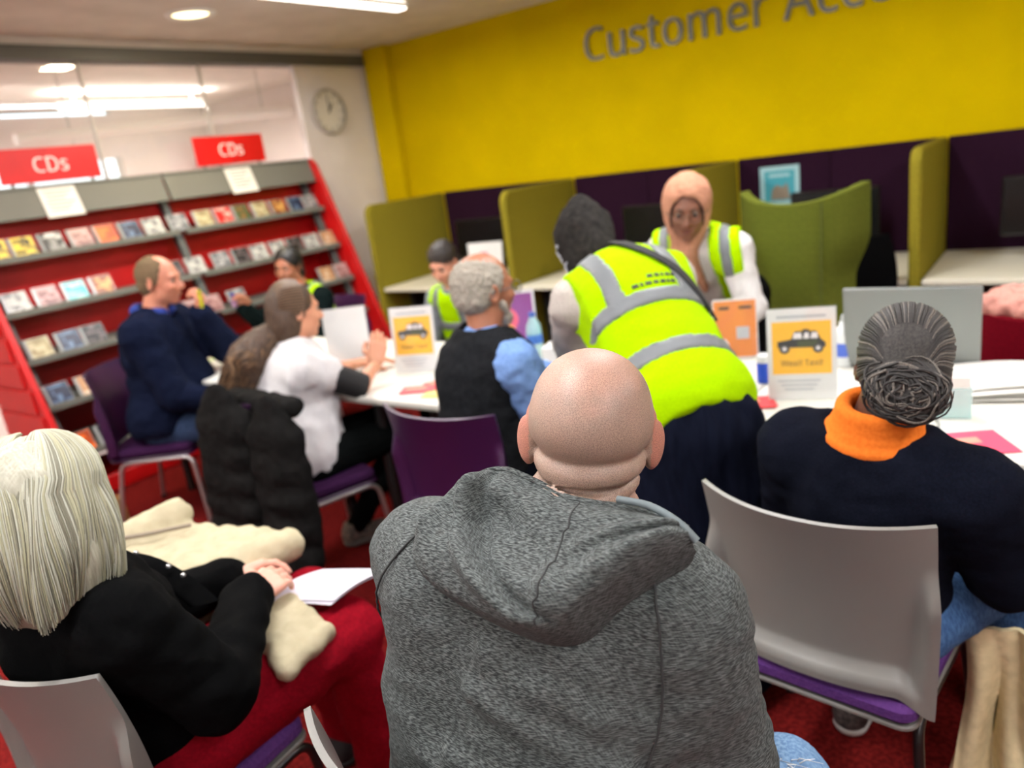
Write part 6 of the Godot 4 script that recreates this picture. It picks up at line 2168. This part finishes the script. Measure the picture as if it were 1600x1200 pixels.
func small_things():
	var white := mat("paper", Color(0.88, 0.87, 0.84), 0.8)
	# poster stands
	var e1 := easel("taxi poster in a clear stand left of the woman with the bun", Vector3(-0.69, 0.741, -2.45), 0.3, "poster stands")
	taxi_poster(e1)
	var e2 := easel("taxi poster in a clear stand half hidden by the grey haired man", Vector3(-2.39, 0.741, -2.44), 0.35, "poster stands")
	taxi_poster(e2)
	var e3 := easel("poster stand showing its plain white back beside the T-shirt woman", Vector3(-2.8, 0.741, -2.42), 0.6, "poster stands")
	part("sheet", box_mesh(Vector3(0.21, 0.297, 0.002)), mat("paper_bright", Color(0.9, 0.9, 0.89), 0.7), e3.get_node("leaning_panel"), Vector3(0, 0.155, 0))
	var e4 := easel("purple and pink poster stand right of the grey haired man", Vector3(-2.06, 0.741, -2.77), 0.5, "poster stands")
	var p4 := part("poster", box_mesh(Vector3(0.21, 0.297, 0.001)), mat("paper_bright", Color(0.9, 0.9, 0.89), 0.7), e4.get_node("leaning_panel"), Vector3(0, 0.155, 0))
	part("purple_panel", box_mesh(Vector3(0.17, 0.25, 0.0006)), mat("print_purple", Color(0.5, 0.13, 0.5), 0.7), p4, Vector3(0.01, 0.01, 0.0008))
	part("pink_shape", disc(Vector2(-0.03, 0.02), 0.055), mat("print_pink", Color(0.85, 0.3, 0.42), 0.7), p4, Vector3(0, 0, 0.0016))
	part("yellow_shape", disc(Vector2(-0.02, -0.03), 0.025), mat("print_yellow", Color(0.95, 0.72, 0.02), 0.7), p4, Vector3(0, 0, 0.0022))
	var e5 := easel("orange poster stand right of the bending helper", Vector3(-1.06, 0.741, -2.87), 0.35, "poster stands")
	e5.scale = Vector3.ONE * 0.8
	var p5 := part("poster", box_mesh(Vector3(0.21, 0.297, 0.001)), mat("paper_bright", Color(0.9, 0.9, 0.89), 0.7), e5.get_node("leaning_panel"), Vector3(0, 0.155, 0))
	part("orange_panel", box_mesh(Vector3(0.2, 0.28, 0.0006)), mat("print_orange", Color(0.83, 0.48, 0.1), 0.7), p5, Vector3(0, 0, 0.0008))
	for q in [[0.05, 0.105, 0.06], [-0.05, 0.105, 0.05]]:
		part("print_line", box_mesh(Vector3(q[2], 0.014, 0.0006)), mat("print_black", Color(0.08, 0.08, 0.07), 0.7), p5, Vector3(q[0], q[1], 0.0016))
	part("grey_square", box_mesh(Vector3(0.06, 0.06, 0.0006)), mat("ink_pale", Color(0.68, 0.7, 0.72), 0.8), p5, Vector3(0.035, -0.02, 0.0016))
	# bottles and cups
	var b1 := thing("water_bottle", "clear water bottle with blue label beside the purple poster", "bottle", Vector3(-1.93, 0.741, -2.74))
	var clear := StandardMaterial3D.new()
	clear.albedo_color = Color(0.7, 0.9, 0.9, 0.45)
	clear.transparency = BaseMaterial3D.TRANSPARENCY_ALPHA
	clear.roughness = 0.08
	part("bottle", lathe([Vector2(0.0, 0.0), Vector2(0.033, 0.0), Vector2(0.035, 0.01), Vector2(0.035, 0.13), Vector2(0.032, 0.16), Vector2(0.014, 0.195), Vector2(0.013, 0.21)], 28), clear, b1)
	part("label", lathe([Vector2(0.0355, 0.08), Vector2(0.0355, 0.12)], 28), mat("label_blue", Color(0.2, 0.4, 0.7), 0.5), b1)
	part("cap", lathe([Vector2(0.015, 0.2), Vector2(0.015, 0.218), Vector2(0.0, 0.218)], 20), mat("cap_blue", Color(0.15, 0.3, 0.6), 0.5), b1)
	var b2 := thing("sanitiser_bottle", "white pump bottle with blue label behind the taxi poster", "bottle", Vector3(-0.66, 0.741, -2.86))
	part("bottle", lathe([Vector2(0.0, 0.0), Vector2(0.03, 0.0), Vector2(0.032, 0.008), Vector2(0.032, 0.12), Vector2(0.026, 0.14), Vector2(0.012, 0.15), Vector2(0.012, 0.165), Vector2(0.0, 0.165)], 28), mat("bottle_white", Color(0.86, 0.88, 0.88), 0.35), b2)
	part("label", lathe([Vector2(0.0325, 0.04), Vector2(0.0325, 0.09)], 28), mat("label_blue2", Color(0.3, 0.42, 0.8), 0.5), b2)
	part("pump", tube(bent([Vector3(0, 0.16, 0), Vector3(0, 0.19, 0), Vector3(0.035, 0.188, 0.01)], 0.01), [0.006], 10), mat("bottle_white", Color(0.86, 0.88, 0.88), 0.35), b2)
	var b3 := thing("glue_tube", "small bright blue tub with white lid beside the taxi poster", "tub", Vector3(-0.87, 0.741, -2.62))
	part("tub", lathe([Vector2(0.0, 0.0), Vector2(0.024, 0.0), Vector2(0.025, 0.006), Vector2(0.025, 0.075), Vector2(0.0, 0.075)], 24), mat("tub_blue", Color(0.05, 0.27, 0.75), 0.45), b3)
	part("lid", lathe([Vector2(0.026, 0.075), Vector2(0.026, 0.098), Vector2(0.022, 0.102), Vector2(0.0, 0.102)], 24), mat("bottle_white", Color(0.86, 0.88, 0.88), 0.35), b3)
	var c1 := thing("mug", "white mug behind the raised hand of the T-shirt woman", "mug", Vector3(-2.55, 0.741, -2.62))
	part("cup", lathe([Vector2(0.0, 0.0), Vector2(0.034, 0.0), Vector2(0.038, 0.008), Vector2(0.04, 0.095), Vector2(0.037, 0.095), Vector2(0.035, 0.012), Vector2(0.0, 0.01)], 28), mat("bottle_white", Color(0.86, 0.88, 0.88), 0.35), c1)
	part("handle", tube(curve([Vector3(0.037, 0.075, 0), Vector3(0.062, 0.07, 0), Vector3(0.064, 0.035, 0), Vector3(0.036, 0.025, 0)], 14), [0.005], 8), mat("bottle_white", Color(0.86, 0.88, 0.88), 0.35), c1)
	var tb := thing("tissue_box", "white tissue box behind the bald man's head", "box", Vector3(-1.75, 0.741, -2.72), 0.3)
	part("carton", bevel_box(Vector3(0.2, 0.085, 0.12), 0.004), mat("carton_white", Color(0.87, 0.87, 0.86), 0.6), tb, Vector3(0, 0.043, 0))
	part("tissue", sheet(paper_grid(Vector3(-0.05, 0.085, -0.01), Vector3(0.1, 0.02, 0), Vector3(0, 0.035, 0.03), 0.02), 0.002), mat("carton_white", Color(0.87, 0.87, 0.86), 0.6), tb)
	# leaflets and papers
	leaflet("red leaflets in front of the taxi poster beside the bending helper", Vector3(-0.84, 0.741, -2.38), 0.4, Vector2(0.15, 0.11), Color(0.85, 0.25, 0.27), 3)
	leaflet("pink red leaflets by the T-shirt woman's elbow", Vector3(-2.2, 0.741, -2.24), 0.5, Vector2(0.15, 0.1), Color(0.88, 0.33, 0.36), 3)
	leaflet("pale yellow leaflet by the grey haired man's side", Vector3(-2.08, 0.741, -2.2), 0.2, Vector2(0.1, 0.08), Color(0.85, 0.8, 0.45), 2)
	leaflet("coral leaflet leaning behind the pink ones", Vector3(-2.16, 0.741, -2.34), 0.9, Vector2(0.15, 0.1), Color(0.9, 0.4, 0.38), 2)
	leaflet("bright pink folder at the table edge beside the navy jumper", Vector3(-0.21, 0.741, -2.2), 0.5, Vector2(0.22, 0.16), Color(0.9, 0.3, 0.42), 1)
	leaflet("pink sheet behind the white poster stand", Vector3(-3.05, 0.741, -2.25), 0.4, Vector2(0.15, 0.1), Color(0.87, 0.3, 0.28), 1)
	var pp := thing("paper_pile", "loose pile of white papers at the right of the table", "papers", Vector3(-0.12, 0.741, -2.72), 0.25)
	for i in 6:
		part("sheet", sheet(paper_grid(Vector3(-0.2 + 0.03 * sin(i * 2.3), 0.002 + i * 0.004, -0.14 + 0.02 * cos(i * 1.7)), Vector3(0.4, 0, 0.02 * sin(i)), Vector3(0.01 * i, 0, 0.28), 0.006 + 0.004 * (i % 3)), 0.001), white, pp)
	var sb := thing("leaflet_block", "clear acrylic block of white cards behind the bun", "card holder", Vector3(-0.26, 0.741, -2.4), 0.2)
	part("cards", box_mesh(Vector3(0.09, 0.12, 0.02)), white, sb, Vector3(0, 0.062, 0))
	part("holder", box_mesh(Vector3(0.1, 0.09, 0.03)), clear, sb, Vector3(0, 0.046, 0))
	var cb := thing("cable", "thin grey cable lying on the table right of the polo neck", "cable", Vector3(-0.3, 0.741, -2.3))
	part("lead", tube(curve([Vector3(-0.04, 0.004, -0.1), Vector3(0.01, 0.006, -0.05), Vector3(0.02, 0.004, 0.02), Vector3(0.0, 0.004, 0.12)], 20), [0.0035], 8), mat("cable_grey", Color(0.55, 0.55, 0.53), 0.5), cb)
	part("plug", bevel_box(Vector3(0.016, 0.01, 0.03), 0.003), mat("cable_grey", Color(0.55, 0.55, 0.53), 0.5), cb, Vector3(0, 0.006, 0.135))
	# laptop with its lid towards us
	var lp := thing("laptop", "large silver grey laptop seen from the back of its lid", "laptop", Vector3(-0.44, 0.741, -2.86), 0.05)
	var sil := mat("silver", Color(0.52, 0.54, 0.53), 0.4, 0.4)
	part("base", bevel_box(Vector3(0.4, 0.018, 0.1), 0.005), sil, lp, Vector3(0, 0.01, -0.05))
	var lid := part("lid", bevel_box(Vector3(0.42, 0.285, 0.012), 0.005), sil, lp, Vector3(0, 0.155, 0.02), Vector3(0.12, 0, 0))
	part("screen", box_mesh(Vector3(0.4, 0.26, 0.001)), mat("screen_off", Color(0.02, 0.025, 0.03), 0.25), lid, Vector3(0, 0, -0.0066))
	part("hinge", tube([Vector3(-0.18, 0.016, 0.004), Vector3(0.18, 0.016, 0.004)], [0.007], 10), sil, lp)
	# left end of the table
	var cap := thing("black_cap", "black cap lying on the table right of the navy jacket", "cap", Vector3(-3.55, 0.741, -2.5), 0.6)
	part("crown", skin_mesh([sdf([["e", Vector3(0, 0.01, 0), Vector3(0.085, 0.065, 0.095), Basis(), 0.01], ["p", Vector3(0, -1, 0), 0.0, 0.0]], 0.008)], Vector3.ZERO), mats["black_fabric"], cap)
	var vz := []
	for i in 11:
		var a := lerpf(-1.0, 1.0, i / 10.0)
		var row := []
		for j in 5:
			row.append(Vector3(sin(a) * (0.085 + j * 0.006), 0.012 + 0.008 * cos(a) - j * 0.001, -cos(a) * (0.09 + j * 0.018)))
		vz.append(row)
	part("visor", sheet(vz, 0.004), mats["black_fabric"], cap)
	var pouch := thing("grey_pouch", "soft grey pouch on the table between the two people at left", "bag", Vector3(-3.25, 0.741, -2.3), 0.4)
	part("body", skin_mesh([sdf([["e", Vector3(0, 0.035, 0), Vector3(0.14, 0.05, 0.09), Basis(), 0.01], ["e", Vector3(0.06, 0.05, 0.01), Vector3(0.08, 0.05, 0.07), Basis(), 0.03], ["p", Vector3(0, -1, 0), 0.0, 0.0]], 0.009)], Vector3.ZERO, 0.008, Vector3(20, 20, 20)), mat_noise("pouch_grey", Color(0.22, 0.22, 0.21), Color(0.16, 0.16, 0.155), 0.85, 60.0, 0.3), pouch)
	part("zip", tube(curve([Vector3(-0.11, 0.065, 0.02), Vector3(0, 0.088, 0.03), Vector3(0.12, 0.092, 0.02)], 12), [0.004], 6), mat("black_plastic", Color(0.05, 0.05, 0.055), 0.4), pouch)
	var ct := thing("carton", "small red and white carton at the rack end of the table", "carton", Vector3(-4.12, 0.741, -2.55), 0.4)
	part("box", bevel_box(Vector3(0.1, 0.07, 0.06), 0.002), mat("carton_white", Color(0.87, 0.87, 0.86), 0.6), ct, Vector3(0, 0.036, 0))
	part("red_band", box_mesh(Vector3(0.05, 0.071, 0.061)), mat("carton_red", Color(0.8, 0.12, 0.12), 0.6), ct, Vector3(-0.02, 0.036, 0))
	var ps := thing("paper_stack", "white paper stack at the rack end of the table", "papers", Vector3(-3.8, 0.741, -2.78), 0.3)
	for i in 5:
		part("sheet", box_mesh(Vector3(0.3, 0.004, 0.21)), white, ps, Vector3(0.01 * sin(i * 2.0), 0.003 + i * 0.0042, 0.008 * cos(i * 3.0)), Vector3(0, 0.06 * sin(i), 0))
	leaflet("pale green leaflet beside the navy jacket sleeve", Vector3(-3.98, 0.741, -2.4), 1.2, Vector2(0.15, 0.07), Color(0.68, 0.78, 0.55), 1)
	# held things
	var hb := thing("small_bottle", "little bottle with a violet cap held up by the dark haired woman", "bottle", Vector3(-4.245, 0.955, -2.83))
	part("bottle", lathe([Vector2(0.0, 0.0), Vector2(0.016, 0.0), Vector2(0.017, 0.05), Vector2(0.008, 0.06), Vector2(0.008, 0.065)], 18), mat("bottle_lilac", Color(0.6, 0.45, 0.6), 0.3), hb)
	part("cap", lathe([Vector2(0.012, 0.062), Vector2(0.012, 0.09), Vector2(0.0, 0.09)], 18), mat("cap_violet", Color(0.2, 0.12, 0.45), 0.4), hb)
	var pen := thing("highlighter", "yellow highlighter in the hand of the man in navy", "pen", Vector3(-3.585, 1.06, -2.2))
	part("barrel", tube([Vector3(0, 0, 0), Vector3(0.01, 0.1, 0.0)], [0.0085, 0.0085], 12), mat("pen_yellow", Color(0.8, 0.8, 0.08), 0.4), pen)
	part("cap", tube([Vector3(0.01, 0.1, 0.0), Vector3(0.0125, 0.13, 0.0)], [0.0095, 0.009], 12), mat("pen_yellow_dark", Color(0.65, 0.66, 0.05), 0.4), pen)
	var hp := thing("held_papers", "white sheet held over her lap by the white haired woman", "papers", Vector3(-1.5, 0.655, -1.0), 0.0)
	part("sheet", sheet(paper_grid(Vector3(-0.08, 0.0, 0.06), Vector3(0.03, 0.0, -0.17), Vector3(0.17, -0.01, -0.08), 0.012), 0.0015), mat("paper_lilac", Color(0.82, 0.8, 0.84), 0.8), hp)
	part("sheet", sheet(paper_grid(Vector3(-0.08, -0.005, 0.06), Vector3(0.02, 0.0, -0.17), Vector3(0.17, -0.01, -0.07), 0.01), 0.0015), mat("paper_lilac", Color(0.82, 0.8, 0.84), 0.8), hp)
	# leaflets standing on the leftmost booth desk and the blue poster
	var ls := thing("leaflet_rack", "folded white and pink leaflets standing on the leftmost booth desk", "leaflets", Vector3(-3.62, 0.742, -4.62), 0.4)
	for k in 3:
		part("leaflet", sheet(paper_grid(Vector3(-0.12 + k * 0.08, 0.0, 0.02 * k), Vector3(0.1, 0.0, 0.03), Vector3(0.015 * (k - 1), 0.3, -0.04), 0.0), 0.002), mat("paper_bright", Color(0.9, 0.9, 0.89), 0.7), ls)
	part("pink_panel", sheet(paper_grid(Vector3(-0.03, 0.05, 0.027), Vector3(0.06, 0.0, 0.02), Vector3(0.0, 0.18, -0.024), 0.0), 0.002), mat("print_pink2", Color(0.8, 0.45, 0.52), 0.7), ls)
	part("stand", bevel_box(Vector3(0.3, 0.02, 0.1), 0.003), mat("black_plastic", Color(0.05, 0.05, 0.055), 0.4), ls, Vector3(0, 0.01, 0))
	var bp := thing("blue_poster", "small turquoise poster pinned to the plum screen above the wing chair", "poster", Vector3(-1.63, 1.21, -5.368))
	var bs := part("sheet", box_mesh(Vector3(0.26, 0.26, 0.002)), mat("poster_pale", Color(0.62, 0.78, 0.8), 0.6), bp)
	part("turquoise_panel", box_mesh(Vector3(0.2, 0.2, 0.001)), mat("poster_turquoise", Color(0.22, 0.6, 0.66), 0.6), bs, Vector3(0.0, 0.0, 0.0015))
	part("picture", flat([Vector2(-0.06, -0.09), Vector2(-0.05, -0.02), Vector2(-0.02, 0.01), Vector2(0.02, -0.01), Vector2(0.05, 0.02), Vector2(0.07, -0.09)]), mat("poster_brown", Color(0.5, 0.45, 0.38), 0.6), bs, Vector3(0, 0, 0.0025))
	part("title", box_mesh(Vector3(0.14, 0.02, 0.0006)), mat("poster_pale", Color(0.62, 0.78, 0.8), 0.6), bs, Vector3(0, 0.07, 0.0023))
	# maroon tub chair with a pink coat on it
	var rc := thing("tub_chair", "maroon upholstered chair at the right beyond the table", "chair", Vector3(0.0, 0, -3.62), 0.25)
	var mar := mat_noise("maroon_cloth", Color(0.42, 0.03, 0.09), Color(0.36, 0.022, 0.075), 0.9, 80.0, 0.2)
	var rg := []
	for i in 21:
		var a := lerpf(-1.5, 1.5, i / 20.0)
		var row := []
		for j in 8:
			var h := j / 7.0
			row.append(Vector3(sin(a) * 0.29, 0.3 + 0.5 * h, 0.02 + cos(a) * 0.27))
		rg.append(row)
	part("back", sheet(rg, 0.07), mar, rc)
	part("seat", bevel_box(Vector3(0.48, 0.16, 0.48), 0.04), mar, rc, Vector3(0, 0.38, -0.02))
	for q in [[-1, -1], [1, -1], [-1, 1], [1, 1]]:
		part("leg", tube([Vector3(q[0] * 0.19, 0.0, q[1] * 0.17), Vector3(q[0] * 0.17, 0.32, q[1] * 0.15)], [0.014, 0.018], 10), mat("rod_dark", Color(0.22, 0.21, 0.21), 0.3, 0.8), rc)
	var pk := thing("pink_coat", "pale pink fluffy coat bundled on the maroon chair", "coat", Vector3(0.0, 0.8, -3.4))
	part("cloth", skin_mesh([sdf([["c", Vector3(-0.26, 0.03, -0.08), Vector3(0.0, 0.02, 0.04), 0.05, 0.06, 0.03], ["c", Vector3(0.0, 0.02, 0.04), Vector3(0.26, 0.0, 0.0), 0.06, 0.06, 0.03], ["c", Vector3(-0.2, 0.06, -0.1), Vector3(0.1, 0.05, -0.1), 0.045, 0.05, 0.03], ["c", Vector3(-0.05, -0.05, -0.15), Vector3(0.1, -0.1, -0.15), 0.1, 0.1, 0.04]], 0.012)], Vector3.ZERO, 0.015, Vector3(22, 22, 22)), mat_noise("pink_fleece", Color(0.84, 0.62, 0.57), Color(0.76, 0.52, 0.47), 0.95, 120.0, 0.4), pk)
	part("hood_lining", skin_mesh([sdf([["e", Vector3(0.12, 0.08, -0.06), Vector3(0.09, 0.05, 0.06), Basis(), 0.01]], 0.012)], Vector3.ZERO, 0.01, Vector3(30, 30, 30)), mat_noise("cream_fleece", Color(0.8, 0.72, 0.55), Color(0.7, 0.62, 0.46), 0.95, 120.0, 0.4), pk)
	coats()
	# floor things
	var bx := thing("cardboard_box", "shallow cardboard box with white paper in it on the floor by the rack", "box", Vector3(-4.12, 0, -1.6), 0.15)
	var card := mat_noise("cardboard", Color(0.62, 0.47, 0.3), Color(0.55, 0.41, 0.26), 0.9, 40.0, 0.1)
	part("bottom", box_mesh(Vector3(0.3, 0.006, 0.24)), card, bx, Vector3(0, 0.004, 0))
	for s in [-1, 1]:
		part("wall", box_mesh(Vector3(0.3, 0.18, 0.006)), card, bx, Vector3(0, 0.095, s * 0.12))
		part("wall", box_mesh(Vector3(0.006, 0.18, 0.24)), card, bx, Vector3(s * 0.15, 0.095, 0))
	part("paper", bevel_box(Vector3(0.28, 0.15, 0.22), 0.004), white, bx, Vector3(0, 0.085, 0))
	var bag := thing("red_bag", "crimson cloth bag slumped on the floor below the black coat", "bag", Vector3(-2.36, 0, -1.3), 0.3)
	part("body", skin_mesh([sdf([["e", Vector3(0, 0.13, 0), Vector3(0.2, 0.15, 0.12), Basis(), 0.03], ["c", Vector3(-0.12, 0.24, 0), Vector3(0.12, 0.23, 0.02), 0.07, 0.06, 0.05], ["p", Vector3(0, -1, 0), 0.0, 0.0]], 0.011)], Vector3.ZERO, 0.014, Vector3(14, 8, 14)), mat_noise("crimson_cloth", Color(0.55, 0.02, 0.06), Color(0.46, 0.015, 0.05), 0.85, 60.0, 0.25), bag)
	for s in [-1, 1]:
		part("handle", tube(curve([Vector3(-0.1, 0.28, s * 0.03), Vector3(-0.06, 0.36, s * 0.05), Vector3(0.05, 0.35, s * 0.06), Vector3(0.1, 0.27, s * 0.03)], 14), [0.009], 8, 0.4), mats["crimson_cloth"], bag)

func coats():
	# black padded coat hung over the chair back, sleeves down both sides
	var t := thing("padded_coat", "black quilted coat hanging over the back of the T-shirt woman's chair", "coat", Vector3(-2.47, 0, -1.6))
	var blk := mat_noise("coat_black", Color(0.1, 0.097, 0.095), Color(0.07, 0.068, 0.066), 0.85, 30.0, 0.25)
	var sd := Vector3(0.96, 0, 0.1).normalized()
	var P := []
	quilt(P, Vector3(-2.5, 0.84, -1.585), Vector3(-2.53, 0.2, -1.53), sd, 0.2, 0.25, 6, 0.062)
	P.append(["e", Vector3(-2.51, 0.54, -1.565), Vector3(0.165, 0.42, 0.062), Basis(Vector3.UP, 0.1), 0.05])
	part("left_panel", skin_mesh([sdf(P, 0.01)], t.position, 0.006, Vector3(8, 14, 8)), blk, t)
	P = []
	quilt(P, Vector3(-2.25, 0.82, -1.6), Vector3(-2.22, 0.24, -1.54), sd, 0.16, 0.12, 5, 0.06)
	P.append(["e", Vector3(-2.235, 0.53, -1.58), Vector3(0.13, 0.4, 0.06), Basis(Vector3.UP, 0.1), 0.05])
	part("right_panel", skin_mesh([sdf(P, 0.01)], t.position, 0.006, Vector3(8, 14, 8)), blk, t)
	P = []
	quilt(P, Vector3(-2.66, 0.76, -1.63), Vector3(-2.72, 0.12, -1.6), sd, 0.06, 0.05, 5, 0.06)
	part("sleeve", skin_mesh([sdf(P, 0.011)], t.position, 0.006, Vector3(8, 14, 8)), blk, t)
	P = []
	quilt(P, Vector3(-2.39, 0.86, -1.63), Vector3(-2.39, 0.85, -1.71), sd, 0.38, 0.36, 2, 0.04)
	part("collar", skin_mesh([sdf(P, 0.011)], t.position, 0.008, Vector3(12, 12, 12)), blk, t)
	t.position.x -= 0.08
	# cream padded coat across the white haired woman's lap
	t = thing("cream_coat", "cream quilted jacket heaped on the white haired woman's lap", "coat", Vector3(-1.6, 0.55, -0.95))
	var cr := mat_noise("cream_quilt", Color(0.72, 0.68, 0.57), Color(0.68, 0.64, 0.53), 0.85, 25.0, 0.2)
	P = []
	var s2 := Vector3(0.35, 0.0, -0.94).normalized()
	quilt(P, Vector3(-1.97, 0.72, -0.92), Vector3(-1.66, 0.69, -1.0), s2, 0.16, 0.3, 6, 0.05, 0.008)
	P.append(["e", Vector3(-1.78, 0.64, -0.96), Vector3(0.2, 0.09, 0.16), Basis(), 0.03])
	P.append(["c", Vector3(-2.0, 0.76, -0.84), Vector3(-1.96, 0.78, -1.02), 0.045, 0.045, 0.02])
	part("body", skin_mesh([sdf(P, 0.01)], t.position, 0.008, Vector3(14, 14, 14)), cr, t)
	P = []
	quilt(P, Vector3(-1.46, 0.65, -0.93), Vector3(-1.3, 0.6, -0.9), Vector3(-0.2, 0, -1.0).normalized(), 0.1, 0.14, 5, 0.028, 0.008)
	part("sleeve", skin_mesh([sdf(P, 0.008)], t.position, 0.006, Vector3(18, 18, 18)), cr, t)
	part("zip", tube(curve([Vector3(-1.93, 0.8, -0.84) - t.position, Vector3(-1.9, 0.79, -0.9) - t.position, Vector3(-1.86, 0.775, -1.0) - t.position], 12), [0.006], 8), mat("zip_taupe", Color(0.5, 0.45, 0.38), 0.5), t)
	t.position += Vector3(-0.06, 0.0, 0.01)
	# beige coat hanging by the right hand chair
	t = thing("beige_coat", "cream coat trailing from the lap of the woman with the bun", "coat", Vector3(-0.03, 0, -1.74))
	var bg := mat_noise("beige_cloth", Color(0.84, 0.78, 0.62), Color(0.77, 0.71, 0.56), 0.85, 40.0, 0.25)
	var fg := []
	for i in 41:
		var u := i / 40.0
		var row := []
		for j in 25:
			var v := j / 24.0
			var amp := 0.012 + 0.035 * v
			row.append(Vector3(lerpf(-0.15, 0.1, u) + lerpf(0.0, lerpf(0.0, 0.16, u), v) + 0.015 * sin(v * 5.0 + u * 4.0), 0.47 - 0.455 * v + 0.02 * sin(u * 7.0) * (1.0 - v) * v, -1.78 + 0.14 * v * v + amp * sin(u * 15.0 + v * 2.2) + 0.5 * amp * sin(u * 31.0 - v * 3.0)) - t.position)
		fg.append(row)
	part("cloth", sheet(fg, 0.012), bg, t)
